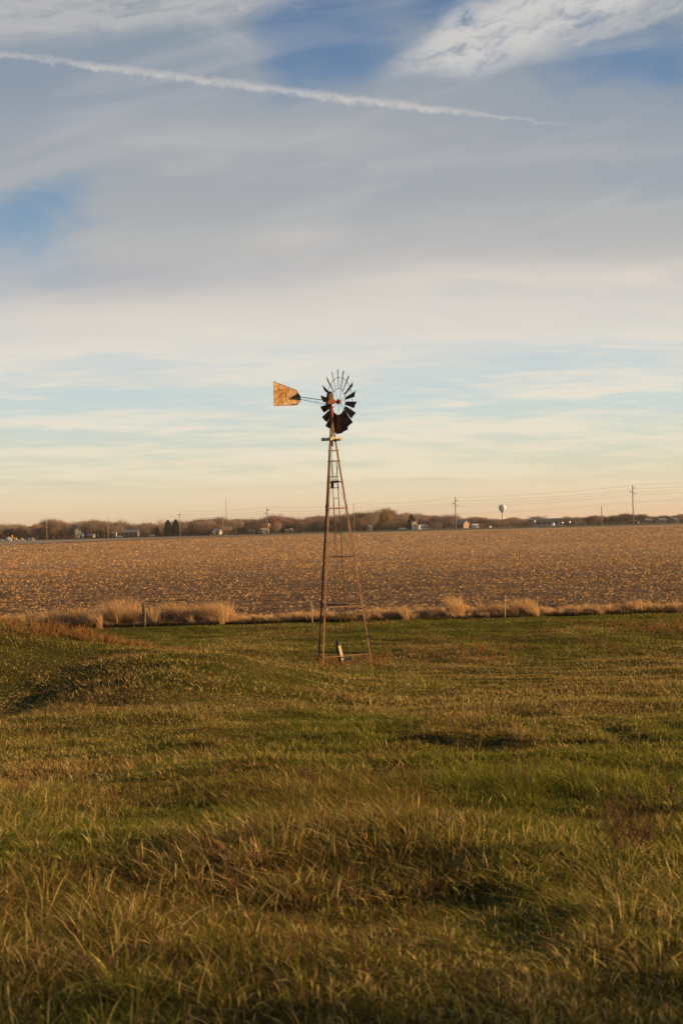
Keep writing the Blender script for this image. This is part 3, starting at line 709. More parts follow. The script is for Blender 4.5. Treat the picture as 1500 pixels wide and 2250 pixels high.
for k in range(6):
    for s in (-1, 1):
        th = 2*math.pi*(k+0.25)/6 + s*0.16
        MB().tube(hp(WC+0.07,0,0)+(Zv*math.cos(th)+H_*math.sin(th))*0.06, hp(WC+0.02, 0.93*math.sin(th), 0.93*math.cos(th)), 0.006, n=4).build('spoke', M['rust_dark'], wheel)
# tail vane
vz = lambda p: 0.08 + 0.135*(-p-1.33)
tv_ = MB(); TH = H_*0.006
poly = [(-2.47,0.455),(-2.47,-0.455),(-1.50,-0.27),(-1.33,-0.07),(-1.33,0.07),(-1.50,0.29)]
tv_.prism([hp(p, 0.0, q+vz(p)) for p, q in poly], TH)
vane = tv_.build('tail_vane', M['vane'], WM)
rim = MB(); pr = [hp(p, 0.003, q+vz(p)) for p, q in poly]
for k in range(len(pr)): rim.tube(pr[k], pr[(k+1)%len(pr)], 0.010, n=4)
rim.build('rim', M['rust_dark'], vane)
st = MB(); st.tube(hp(-1.95,0.012,0.30), hp(-1.95,0.012,-0.06), 0.006, n=5); st.tube(hp(-1.95,0.012,0.15), hp(-1.62,0.012,0.12), 0.006, n=5); st.build('stiffener', M['rust_dark'], vane)
am = MB(); am.tube(hp(-1.62,0.02,0.16), hp(-0.15,0.0,0.03), 0.013, n=5); am.tube(hp(-1.55,0.02,0.08), hp(-0.15,0.0,-0.12), 0.010, n=5)
for s in (-1.0, -0.65): am.tube(hp(s,0.01,0.04-0.09*(s+.15)), hp(s,0.01,-0.12-0.14*(s+.15)), 0.006, n=4)
am.build('vane_arm', M['rust_dark'], WM)
# furl reel frame half way up
f0 = leg_pt(2, 6.82); cage = MB()
def q_(x, z): return Vector((f0.x+0.02+x, f0.y+0.10, z))
for z in (7.03, 6.61): cage.box(q_(0.17, z), (0.34, 0.05, 0.03))
cage.box(q_(0.32, 6.82), (0.02, 0.04, 0.42)); cage.box(q_(0.13, 6.82), (0.02, 0.04, 0.42))
reel = cage.build('furl_reel', M['rust_dark'], WM)
MB().box(q_(0.12, 6.72), (0.11, 0.10, 0.20)).box(q_(0.20, 6.85), (0.42, 0.04, 0.05)).build('reel_drum', M['dark'], reel)
for xx in (0.06, 0.22, 0.26):
    mb = MB()
    for k in range(14):
        t0, t1 = 6.2832*k/14, 6.2832*(k+1)/14
        mb.tube(q_(xx+0.045*math.cos(t0), 6.86+0.07*math.sin(t0)), q_(xx+0.045*math.cos(t1), 6.86+0.07*math.sin(t1)), 0.010, n=4, caps=False)
    mb.build('reel_hoop', M['rust_dark'], reel)
# pull lever on the right leg
p = leg_pt(0, 0.95); mb = MB(); mb.box(p+Vector((0.03,-0.05,0)), (0.12,0.07,0.05)); mb.tube(p+Vector((0.08,-0.07,0)), p+Vector((0.07,-0.07,-0.45)), 0.012, n=5); mb.tube(p+Vector((.03,-.05,.0)), p+Vector((.02,-.04,.3)), .014, n=5)
mb.build('pull_lever', M['dark'], WM)
p = leg_pt(1, 1.35); MB().tube(p+Vector((0.05,-0.05,0.05)), p+Vector((-0.06,-0.06,-0.55)), 0.014, n=5).build('loose_rod', M['leg'], WM)

# boards at the foot
g1 = P(753, 1462, 53.6); gzz = float(height(g1.x, g1.y))
pk = empty('wooden_post', (g1.x, g1.y, gzz-0.05), 'short cream weathered post leaning inside the windmill legs with a black cap', 'wooden post', rz=R(38))
MB().bar((0,0,0), (-0.185,0.02,0.76), (1,0,0), (0,1,0), 0.06, 0.10).bar((0.07,0.01,0), (-0.115,0.03,0.76), (1,0,0), (0,1,0), 0.06, 0.10).build('board', M['plank'], pk)
MB().bar((-0.187,-0.01,0.763), (-0.21,-0.01,0.91), (1,0,0), (0,1,0), 0.15, 0.14).build('cap', M['dark'], pk)
MB().bar((-0.06,0.02,0.1), (-0.22,0.03,0.78), (1,0,0), (0,1,0), 0.055, 0.11).build('painted_shade', M['dark'], pk)  # dark slab painted in for the shade on the post's left side
g2 = P(763, 1458, 53.4); gzz = float(height(g2.x, g2.y))
ob = MB().box((0,0,0), (0.34,0.12,0.05), R(8), 0, R(-6)).box((0.03,0.09,0.055), (0.30,0.09,0.045), R(-5), 0, R(-6)).build('board', M['greywood'], loc=(g2.x, g2.y, gzz+0.16))
tag(ob, 'grey board lying on the ground beside the leaning cream post', 'board')

# ------------------------------------------------------------ fence posts
def fence_post(px, ytop, ybot, r, mat, label, lean=0.0, n=9):
    p1 = P(px, ytop, FENCE_Y-1.8); p0 = P(px, ybot, FENCE_Y-1.8)
    mb = MB(); prof = [(r*1.08, -0.3), (r*1.05, 0.3*p1.z), (r*0.96, 0.7*p1.z), (r*0.92, p1.z-0.03), (r*0.6, p1.z)]
    mb.lathe(prof, n=n)
    sr = random.Random(int(px)); mb.v = [(x*(1+sr.uniform(-.08,.08))+lean*z, y*(1+sr.uniform(-.08,.08)), z) for x, y, z in mb.v]
    o = mb.build('fence_post', mat, loc=(p0.x, FENCE_Y-1.8, 0)); tag(o, label, 'fence post', 'fence posts along the field edge'); return o
fence_post(317.5, 1329, 1380, 0.085, M['postwood'], 'thick grey wooden fence post standing in the tall dry grass at left')
fence_post(686, 1322, 1370, 0.026, M['plank'], 'thin pale fence stake just left of the windmill legs', n=6)
fence_post(1109, 1308, 1372, 0.028, M['plank'], 'thin pale fence stake to the right of the windmill, the tallest of the posts', 0.015, n=6)

# ------------------------------------------------------------ single weeds in the foreground
def weed(name, px, py, Yd, h, stems, spread, thick, mat, label, cat, branch=6, seed=1, head=None):
    p = P(px, py, Yd); z = float(height(p.x, Yd)); sr = random.Random(seed)
    o = empty(name, (p.x, Yd, z-0.01), label, cat)
    mb = MB(); tips = []
    for s in range(stems):
        a = sr.uniform(0, 6.28); l = h*sr.uniform(0.65, 1.05); sp_ = spread*sr.uniform(0.3, 1)
        q0 = (sr.gauss(0,.016)*stems**.5, sr.gauss(0,.016)*stems**.5); pts = [Vector((q0[0], q0[1], 0))]
        for k in range(1, 7):
            t = k/6; pts.append(Vector((q0[0]+math.cos(a)*sp_*t**1.3+sr.uniform(-1,1)*.014, q0[1]+math.sin(a)*sp_*t**1.3+sr.uniform(-1,1)*.014, l*t)))
        mb.path(pts, [thick*(1-0.12*k) for k in range(7)], 4); tips.append(pts[-1])
        for b_ in range(branch):
            k = sr.randint(2, 5); q = pts[k]; aa = sr.uniform(0, 6.28); bl = h*sr.uniform(.12, .35)
            e = q+Vector((math.cos(aa)*bl*.6, math.sin(aa)*bl*.6, bl*.9)); mb.path([q, (q+e)/2+Vector((0,0,-.01)), e], [thick*.6, thick*.45, thick*.3], 3); tips.append(e)
            for c_ in range(2):
                aa += sr.uniform(-1.2, 1.2); e2 = (q+e)/2+Vector((math.cos(aa)*bl*.4, math.sin(aa)*bl*.4, bl*.5)); mb.path([(q+e)/2, e2], [thick*.4, thick*.22], 3); tips.append(e2)
    mb.build('stems', mat, o)
    if head:
        hb = MB()
        for t in tips:
            for _ in range(head):
                dlt = Vector((sr.gauss(0,1), sr.gauss(0,1), sr.gauss(0,1)))*0.012; c_ = t+dlt; u = Vector((sr.gauss(0,1), sr.gauss(0,1), sr.gauss(0,1))).normalized()*0.008; v = u.orthogonal()*0.6
                hb.add([c_-u, c_+v, c_+u], [(0,1,2)])
        tag(hb.build('seed_heads', M['weedhead'], o), kind='stuff')
    return o
M['weedstem'] = twotone('dead_weed_stem', (0.20,0.085,0.035), (0.13,0.06,0.03), 8.0, 0.4, 0.6, 0.85)
M['weedstem2'] = twotone('pale_dry_stem', (0.40,0.27,0.12), (0.28,0.17,0.08), 8.0, 0.4, 0.6, 0.85)
M['weedhead'] = twotone('seed_head', (0.26,0.13,0.055), (0.36,0.22,0.10), 20.0, 0.4, 0.6, 0.85)
weed('dead_bush', 1385, 1965, 8.3, 0.38, 26, 0.34, 0.0022, M['weedstem'], 'bushy reddish brown dead weed at the right edge of the foreground', 'weed', 9, 3)
weed('dead_weed', 1150, 1775, 13.0, 0.36, 11, 0.16, 0.0030, M['weedstem'], 'clump of upright rust red stems right of centre in the pasture', 'weed', 3, 5, 1)
weed('dead_weed', 690, 1790, 12.6, 0.52, 3, 0.12, 0.0032, M['weedstem'], 'slender branching dead weed near the centre of the pasture', 'weed', 5, 8, 1)
weed('dead_weed', 1142, 1645, 20.2, 0.50, 1, 0.03, 0.0040, M['weedstem'], 'single weed with a feathery flat head standing by the eroded bank', 'weed', 12, 9, 6)
weed('dead_weed', 1475, 1815, 11.8, 0.30, 6, 0.12, 0.0030, M['weedstem'], 'small spray of brown stems at the right edge above the dead bush', 'weed', 3, 11, 1)
weed('dead_weed', 50, 1760, 13.4, 0.42, 9, 0.16, 0.0030, M['weedstem'], 'group of thin brown stems at the left edge of the pasture', 'weed', 3, 12, 1)
weed('grass_stalk', 608, 2110, 6.1, 0.42, 1, 0.08, 0.0022, M['weedstem2'], 'tall straw coloured stalk near the bottom of the foreground', 'grass stalk', 1, 14)
weed('grass_stalk', 466, 1720, 15.5, 0.62, 2, 0.10, 0.0030, M['weedstem2'], 'pair of pale tall stalks left of centre in front of the bank', 'grass stalk', 1, 15)
weed('grass_stalk', 725, 1625, 22.5, 0.60, 1, 0.22, 0.0040, M['weedstem2'], 'pale stalk leaning across the grass in front of the windmill', 'grass stalk', 1, 16)
weed('dead_weed', 530, 2000, 7.6, 0.34, 4, 0.14, 0.0024, M['weedstem'], 'sprawling brown weed in the left half of the foreground', 'weed', 4, 18, 1)

# ------------------------------------------------------------ trees
def tree_geo(seed, h=12.0, w=9.0, kind='bare', tone=(0.13,0.085,0.06), dens=1.0, tr0=0.22):
    r = np.random.default_rng(seed); trunk = MB(); ends = []
    base_h = h*(0.16 if kind != 'round' else 0.2)
    top = Vector((r.normal(0,.3), r.normal(0,.3), h*0.62)); trunk.path([(0,0,-0.3), (0,0,base_h), top], [h*0.026, h*0.020, h*0.008], 6)
    nl = 11
    for k in range(nl):
        a = k*2.4+r.random()*0.8; z0 = base_h + (h*0.42)*k/nl; L = w*0.5*(0.65+0.5*r.random())
        rise = h*(0.22+0.18*r.random())*(1.0-0.25*k/nl)
        p0 = Vector((top.x*z0/h, top.y*z0/h, z0)); e = p0+Vector((math.cos(a)*L, math.sin(a)*L, rise))
        e.z = min(e.z, h*0.96); mid_ = p0.lerp(e, .5)+Vector((0,0,rise*-0.1))
        trunk.path([p0, mid_, e], [h*0.010, h*0.006, h*0.003], 4); ends += [(mid_, 0.7), (e, 1.0), (mid_.lerp(e,.5), .9)]
        for q in range(4):
            aa = a+r.normal(0,.9); L2 = L*(.25+.3*r.random()); s = mid_.lerp(e, r.random()*.7); e2 = s+Vector((math.cos(aa)*L2, math.sin(aa)*L2, L2*(.5+.6*r.random())))
            if e2.z > h: e2.z = h*.97
            trunk.path([s, e2], [h*0.004, h*0.002], 3); ends.append((e2, .9))
    for q in range(5): ends.append((Vector((r.normal(0,w*.10), r.normal(0,w*.10), h*(0.78+0.14*r.random()))), .8))
    ec = np.array([list(e) for e, _ in ends]); n = int(2600*dens)
    i = r.integers(0, len(ec), n); off = r.normal(0, 1, (n,3))*np.array([w*.105, w*.105, h*.065]); c = ec[i]+off
    c[:,2] = np.clip(c[:,2], h*0.10, h*1.03)
    up = np.array([0,0,0.9]); d = off/np.linalg.norm(off, axis=1, keepdims=True)*.8 + up + r.normal(0,.35,(n,3)); d /= np.linalg.norm(d, axis=1, keepdims=True)
    L = (0.5+0.8*r.random((n,1)))*h/12; wv = (0.045+0.05*r.random((n,1)))*h/12*(1.5 if kind=='leafy' else 1.0)
    if kind == 'leafy': L *= 0.5; wv *= 2.2
    s = np.cross(d, r.normal(0,1,(n,3))); s /= np.linalg.norm(s, axis=1, keepdims=True)
    V = np.stack([c-s*wv, c+s*wv, c+d*L], 1).reshape(-1,3); T = np.arange(3*n).reshape(-1,3)
    tn = np.array(tone)*(0.65+0.7*r.random((n,1)))*(0.85+0.3*vnoise(c[:,0]*.6, c[:,2]*.6, seed)[:,None])
    return trunk, (V, T, np.repeat(tn, 3, 0))
def ever_geo(seed, h=12.0, w=8.0, tone=(0.022,0.040,0.016)):
    r = np.random.default_rng(seed); trunk = MB().path([(0,0,-.3),(0,0,h*.95)], [h*.02, h*.004], 6); n = 5200
    t = r.random(n)**0.75; z = h*(0.03+0.95*(1-t)); lay = 0.82+0.18*np.sin(z*3.2+r.random()*6); prof = np.minimum(1, (1-z/h)*1.7)**0.75
    a = r.random(n)*6.283; lump = 0.75+0.4*vnoise(a*1.6, z*0.6, seed); rr = w/2*prof*lay*lump*np.sqrt(0.25+0.75*r.random(n))
    c = np.stack([np.cos(a)*rr, np.sin(a)*rr, z], 1); d = np.stack([np.cos(a), np.sin(a), 0.25+0*a], 1)+r.normal(0,.45,(n,3)); d /= np.linalg.norm(d, axis=1, keepdims=True)
    s = np.cross(d, r.normal(0,1,(n,3))); s /= np.linalg.norm(s, axis=1, keepdims=True); L = (0.35+.5*r.random((n,1)))*h/12; wv = (.13+.1*r.random((n,1)))*h/12
    V = np.stack([c-s*wv, c+s*wv, c+d*L], 1).reshape(-1,3); T = np.arange(3*n).reshape(-1,3)
    return trunk, (V, T, np.repeat(np.array(tone)*(0.6+0.8*r.random((n,1))), 3, 0))
TONES = {'brown': (0.25,0.175,0.125), 'grey': (0.33,0.25,0.19), 'red': (0.34,0.18,0.12), 'pale': (0.38,0.29,0.20), 'gold': (0.34,0.22,0.08), 'dark': (0.12,0.08,0.055)}
PROTO = {}
def proto(kind, tone, v):
    key = (kind, tone, v)
    if key in PROTO: return PROTO[key]
    if kind == 'ever': tk, cr = ever_geo(100+v)
    elif kind == 'round': tk, cr = tree_geo(200+v, 12, 11, 'round', TONES[tone], 1.7)
    elif kind == 'open': tk, cr = tree_geo(300+v, 12, 9, 'bare', TONES[tone], 0.55)
    elif kind == 'leafy': tk, cr = tree_geo(400+v, 12, 9, 'leafy', TONES[tone], 1.5)
    else: tk, cr = tree_geo(500+v, 12, 9, 'bare', TONES[tone], 1.15)
    me = bpy.data.meshes.new('trunk'); me.from_pydata(tk.v, [], tk.f); me.materials.append(M['bark'])
    PROTO[key] = (me, np_mesh('crown', *cr, M['twig'], link=False), (np.array(tk.v), tk.f, cr)); return PROTO[key]
def ground_far(Y): return -0.004*max(Y-760, 0)
def tree(name, px, ytop, Y, wpx, kind, tone, v, label, cat='tree', group=None):
    me_t, me_c, _ = proto(kind, tone, v); p = P(px, ytop, Y); g = ground_far(Y); h = (p.z-g)*1.06; w_ = wpx/F*Y
    base_w = {'round': 11.5, 'ever': 8.0}.get(kind, 10.5)
    o = empty(name, (p.x, Y, g), label, cat, group, rz=v*1.3+px); o.scale = (w_/base_w, w_/base_w, h/12.3)
    for nm, me in (('trunk', me_t), ('crown', me_c)):
        c = bpy.data.objects.new(nm, me); C.objects.link(c); c.parent = o
    return o
G = 'trees beyond the field'
T_LIST = [
 ('bare_tree', 25, 1150, 770, 26, 'open', 'pale', 0, 'pale bare tree behind the biggest gravel pile at far left'),
 ('bare_tree', 45, 1155, 760, 24, 'bare', 'red', 1, 'reddish bare tree between the first and second gravel piles'),
 ('bare_tree', 84, 1152, 770, 26, 'bare', 'red', 2, 'reddish bare tree left of the leftmost utility pole'),
 ('bare_tree', 118, 1143, 760, 34, 'round', 'brown', 0, 'tall brown bare tree just right of the leftmost utility pole'),
 ('bare_tree', 138, 1147, 765, 28, 'bare', 'brown', 2, 'brown bare tree just left of the white gabled house'),
 ('bare_tree', 205, 1146, 765, 36, 'bare', 'brown', 0, 'wide brown bare tree right of the white gabled house'),
 ('bare_tree', 228, 1147, 770, 34, 'bare', 'brown', 1, 'brown bare tree right behind the second utility pole from the left'),
 ('bare_tree', 264, 1140, 755, 26, 'open', 'grey', 1, 'tall open bare tree standing above its neighbours by the grey roofed barn'),
 ('bare_tree', 287, 1151, 775, 24, 'bare', 'brown', 2, 'small rounded bare tree directly behind the grey roofed barn'),
 ('bare_tree', 318, 1150, 765, 34, 'bare', 'brown', 0, 'broad bare tree left of the small dark conifer'),
 ('conifer', 345, 1158, 745, 19, 'ever', 'dark', 0, 'small dark conical conifer right of the silver car'),
 ('bare_tree', 356, 1141, 775, 26, 'open', 'pale', 1, 'pale bare tree rising behind the conifers'),
 ('evergreen', 369, 1143, 752, 24, 'ever', 'dark', 1, 'left tree of the dense dark evergreen pair'),
 ('evergreen', 386, 1142, 754, 24, 'ever', 'dark', 2, 'right tree of the dense dark evergreen pair'),
 ('bare_tree', 435, 1146, 765, 36, 'round', 'brown', 1, 'round bare tree left of the white billboard'),
 ('bare_tree', 520, 1140, 775, 30, 'open', 'pale', 2, 'pale wispy bare tree under the thin red mast'),
 ('bare_tree', 560, 1143, 765, 34, 'round', 'brown', 2, 'round bare tree above the two roadside signs'),
 ('autumn_tree', 602, 1130, 770, 34, 'leafy', 'red', 0, 'tall rusty leaved tree beside the pole with the transformer'),
 ('bare_tree', 608, 1150, 745, 16, 'round', 'grey', 2, 'small round pale bush right of the white cottage', ),
 ('bare_tree', 762, 1128, 765, 36, 'bare', 'brown', 1, 'bare tree seen just behind the right leg of the windmill'),
 ('bare_tree', 815, 1125, 765, 34, 'bare', 'grey', 2, 'grey bare tree two trees left of the golden tree'),
 ('autumn_tree', 846, 1120, 755, 26, 'leafy', 'gold', 1, 'tall golden brown tree right of the windmill'),
 ('bare_tree', 890, 1126, 775, 22, 'open', 'pale', 0, 'pale bare tree just left of the dark green evergreen'),
 ('evergreen', 903, 1131, 752, 24, 'ever', 'dark', 0, 'dark green evergreen behind the long white shed'),
 ('conifer', 890, 1150, 742, 12, 'ever', 'dark', 3, 'short dark shrubby conifer at the left end of the long white shed'),
 ('bare_tree', 928, 1134, 765, 28, 'bare', 'brown', 0, 'bare tree behind the right end of the long white shed'),
 ('bare_tree', 985, 1133, 765, 40, 'round', 'brown', 1, 'wide round bare tree left of the middle transmission pole'),
 ('bare_tree', 1032, 1138, 790, 34, 'round', 'brown', 0, 'round bare tree behind the small brick gabled barn'),
 ('bare_tree', 1120, 1137, 1100, 22, 'bare', 'grey', 1, 'small bare tree just right of the water tower'),
 ('oak_tree', 1178, 1135, 900, 34, 'round', 'dark', 2, 'dark round tree at the left end of the flat brick building'),
 ('oak_tree', 1246, 1136, 960, 20, 'round', 'dark', 1, 'small dark round tree above the roof of the flat brick building'),
 ('oak_tree', 1375, 1129, 900, 30, 'round', 'dark', 0, 'dark tree rising behind the black car and the tallest pole'),
 ('oak_tree', 1406, 1131, 900, 24, 'round', 'dark', 1, 'dark round tree just right of the black car'),
 ('oak_tree', 1459, 1133, 900, 22, 'round', 'dark', 2, 'lone umbrella shaped dark tree near the right edge'),
 ('bare_tree', 1490, 1130, 900, 24, 'bare', 'red', 1, 'reddish bare tree at the right edge of the photo'),
]
for nm, px, yt, Y, wp, kd, tn, v, lb in T_LIST: tree(nm, px, yt, Y, wp, kd, tn, v, lb, nm.replace('_', ' '), G)
me_t, me_c, _ = proto('round', 'brown', 0)
o = empty('added_shade_tree', (30.0, 3.6, float(height(30.0, 3.6, False))), 'bare tree added on the slope beside the camera, outside the frame, to shade the near grass', 'tree'); o.scale = (0.72, 0.72, 1.0)  # unseen tree, added to throw dappled shade over the foreground
for nm, me in (('trunk', me_t), ('crown', me_c)):
    c = bpy.data.objects.new(nm, me); C.objects.link(c); c.parent = o
# the wood behind them: one mass
prof = [(-200,1160),(-60,1158),(0,1158),(20,1157),(45,1158),(62,1163),(80,1156),(110,1148),(140,1151),(160,1156),(185,1150),(220,1150),(245,1156),(270,1152),(296,1166),(310,1154),(330,1154),(350,1158),(380,1150),(400,1151),
        (412,1151),(430,1149),(475,1144),(500,1149),(525,1146),(560,1146),(590,1143),(620,1142),(650,1144),(690,1142),(720,1138),(760,1136),(800,1131),(830,1131),(855,1127),(868,1139),(885,1136),(915,1134),(945,1137),(968,1140),(1000,1139),
        (1020,1143),(1050,1140),(1080,1143),(1105,1145),(1125,1141),(1150,1144),(1165,1143),(1190,1143),(1215,1147),(1262,1139),(1280,1143),(1300,1136),(1325,1137),(1345,1137),(1370,1135),(1400,1135),(1430,1137),(1445,1140),(1470,1138),(1485,1135),(1500,1133),(1600,1130),(1750,1126)]
pxs = np.array([p[0] for p in prof]); pys = np.array([p[1] for p in prof])
base_keys = [('bare','brown',0),('bare','brown',1),('bare','grey',2),('round','brown',0),('round','brown',2),('bare','dark',1),('bare','red',1),('leafy','dark',0)]
parts = []; tverts = []; tf = []
wr = np.random.default_rng(5)
for row, (dY, lo) in enumerate(((800, 0.0), (850, 0.0), (900, 1.0), (775, 8.0))):
    x = -220.0
    while x < 1720:
        x += wr.uniform(9, 17); Y = dY+wr.uniform(-18, 18); g = ground_far(Y)
        if 1110 < x: Y += 130
        g = ground_far(Y)
        yt = np.interp(x, pxs, pys)+wr.uniform(0, 5)+(lo if lo < 5 else wr.uniform(5, 14))
        if x > 1170 and x < 1255: yt = max(yt, 1147)
        p = P(x, yt, Y); h = (p.z-g)*(1.30 if x < 1100 else 1.40)
        if h < 2: continue
        _, _, (tv, tfc, cr) = proto(*base_keys[wr.integers(0, len(base_keys))])
        a = wr.uniform(0, 6.28); ca, sa = math.cos(a), math.sin(a); sxy = wr.uniform(22, 34)/F*Y/10.5; sz = h/12.3
        Rm = np.array([[ca*sxy, -sa*sxy, 0], [sa*sxy, ca*sxy, 0], [0, 0, sz]]); sub = cr[0].reshape(-1,9)
        sel = wr.random(len(sub)) < 0.95; Vc = sub[sel].reshape(-1,3) @ Rm.T + np.array([p.x, Y, g]); Cc = cr[2].reshape(-1,9)[sel].reshape(-1,3)*wr.uniform(.75, 1.15)
        parts.append((Vc, np.arange(len(Vc)).reshape(-1,3), Cc))
        # undergrowth at its foot
        n = 160; c = np.stack([p.x+wr.normal(0, 3.5, n), Y+wr.normal(0, 4, n), g+np.abs(wr.normal(0, h*0.16, n))], 1); d = wr.normal(0,.5,(n,3))+np.array([0,0,1]); s = np.cross(d, wr.normal(0,1,(n,3))); s /= np.linalg.norm(s,axis=1,keepdims=True)
        V = np.stack([c-s*.2, c+s*.2, c+d*1.6], 1).reshape(-1,3); parts.append((V, np.arange(3*n).reshape(-1,3), np.repeat(np.array([[0.13,0.09,0.065]])*(.6+.8*wr.random((n,1))), 3, 0)))
tag(np_mesh('woodland', *merge(parts), M['twig']), 'brown leafless woodland massed along the horizon beyond the field', 'woodland', kind='stuff')

# ------------------------------------------------------------ poles, wires, mast
GP = 'poles along the far road'
def utility_pole(px, ytop, ybot, Y, label, kind='plain', r=0.16):
    p = P(px, ytop, Y); g = 0.1 if Y < 760 else ground_far(Y); h = p.z-g
    o = empty('utility_pole', (p.x, Y, g), label, 'utility pole', GP)
    MB().tube((0,0,-0.3), (0,0,h), r*1.25, r*0.8, 8).build('pole', M['polewood'], o, True)
    if kind == 'cross':
        MB().box((0,0.16,h-0.9), (2.2,0.12,0.14)).build('crossarm', M['polewood'], o)
        for s in (-0.95, 0.95): MB().tube((s,0.16,h-0.85), (s,0.16,h-0.55), 0.07, n=6).build('insulator', M['white'], o)
    if kind == 'davit':
        for z, s in ((1.3, 1), (2.9, -1), (3.9, 1)):
            a_ = MB(); a_.path([(0,0,h-z-0.6), (s*1.1,0,h-z+0.15 if s>0 else h-z), (s*1.7,0,h-z-0.45)], [0.16,0.13,0.10], 6); arm = a_.build('crossarm', M['sandarm'], o)
            MB().tube((s*1.7,0,h-z-0.45), (s*1.7,0,h-z-1.25), 0.11, 0.06, 6).build('insulator', M['white'], arm)
        MB().box((-0.35,0,h*0.52), (1.0,0.14,0.14)).build('bracket', M['white'], o)
    if kind == 'transformer' or label.find('transformer') >= 0:
        MB().lathe([(0.28,0),(0.36,0.1),(0.36,1.0),(0.2,1.2)], (0.55,0,h*0.30), 10).build('transformer', M['white'], o, True)
    return o, Vector((p.x, Y, g+h))
M['sandarm'] = principled('galvanised_arm', None, 0.6, 0.1, (0.45,0.36,0.24))
utility_pole(102.5, 1138, 1187, 716, 'bare wooden utility pole at the far left, right of the gravel piles')
utility_pole(237, 1137, 1184, 716, 'bare wooden utility pole between the white gabled house and the grey roofed barn')
utility_pole(394.5, 1127, 1179, 716, 'utility pole with a short crossarm right of the evergreen pair', 'cross')
utility_pole(489, 1135, 1177, 716, 'bare wooden utility pole right of the billboard, below the thin mast')
_, W1 = utility_pole(586.5, 1114, 1174, 735, 'transmission pole with curved arms and a white transformer, left of the windmill', 'davit', 0.2)
_, W2 = utility_pole(776.5, 1107, 1170, 716, 'slim pole seen just behind the right side of the windmill', 'plain', 0.12)
utility_pole(914.5, 1130, 1166, 716, 'short bare pole in front of the long white shed')
_, W3 = utility_pole(999.5, 1093, 1162, 716, 'tall transmission pole with curved arms left of the water tower', 'davit', 0.24)
utility_pole(1320, 1112, 1156, 712, 'plain short pole between the flat brick building and the black car', 'plain', 0.2)
_, W4 = utility_pole(1388.5, 1066, 1150, 700, 'tallest transmission pole with curved arms behind the black car', 'davit', 0.24)
W5 = P(1820, 1030, 650); W0 = P(380, 1122, 760)
chain = [W0, W1, W2, W3, W4, W5]
for dz, sx, nmw in ((0.0, 0, 'topmost of the wires strung between the transmission poles'), (-1.9, 1.7, 'second wire down between the transmission poles'), (-3.4, -1.7, 'third wire down between the transmission poles'), (-4.6, 1.7, 'fourth wire down between the transmission poles'), (-8.2, -0.6, 'lowest wire strung between the transmission poles')):
    mb = MB(); pts = []
    for a_, b_ in zip(chain[:-1], chain[1:]):
        for k in range(14):
            t = k/14; q = a_.lerp(b_, t); pts.append(Vector((q.x+sx, q.y, q.z+dz-1.1*4*t*(1-t))))
    mb.path(pts, 0.035, 3); tag(mb.build('power_line', M['wire']), nmw, 'power line', 'wires between the transmission poles')
p = P(496.5, 1097, 1500); g = ground_far(1500); o = empty('radio_mast', (p.x, 1500, g), 'very thin faint red and white radio mast standing behind the trees', 'radio mast')
hm = p.z-g; MB().tube((0,0,0), (0,0,hm), 0.35, 0.28, 5).build('mast', M['redmast'], o); MB().tube((0,0,hm), (0,0,hm+3), 0.08, n=4).build('antenna', M['redmast'], o)

# ------------------------------------------------------------ water tower
YW = 1250; p = P(1102.5, 1104.5, YW); g = ground_far(YW); hT = p.z-g; rT = 8.4/F*YW
o = empty('water_tower', (p.x, YW, g), 'white water tower with a round tank on a single slender column', 'water tower')
zt = hT-1.35*rT
MB().lathe([(0.35*rT*0.6, zt-1.35*rT), (0.45*rT, zt-1.0*rT), (0.75*rT, zt-0.62*rT), (0.96*rT, zt-0.2*rT), (rT, zt+0.05*rT), (0.95*rT, zt+0.35*rT), (0.75*rT, zt+0.62*rT), (0.42*rT, zt+0.80*rT), (0.1*rT, zt+0.88*rT)], n=32).build('tank', M['white'], o, True)
MB().lathe([(0.18*rT, zt+0.86*rT), (0.18*rT, zt+1.02*rT), (0.08*rT, zt+1.08*rT)], n=12).build('vent', M['white'], o, True)
MB().lathe([(0.20*rT, hT*0.24), (0.17*rT, hT*0.4), (0.17*rT, zt-1.3*rT)], n=20).build('column', M['white'], o, True)
MB().lathe([(0.62*rT, -0.3), (0.56*rT, hT*0.03), (0.42*rT, hT*0.10), (0.28*rT, hT*0.18), (0.20*rT, hT*0.242)], n=24).build('base', M['white'], o, True)

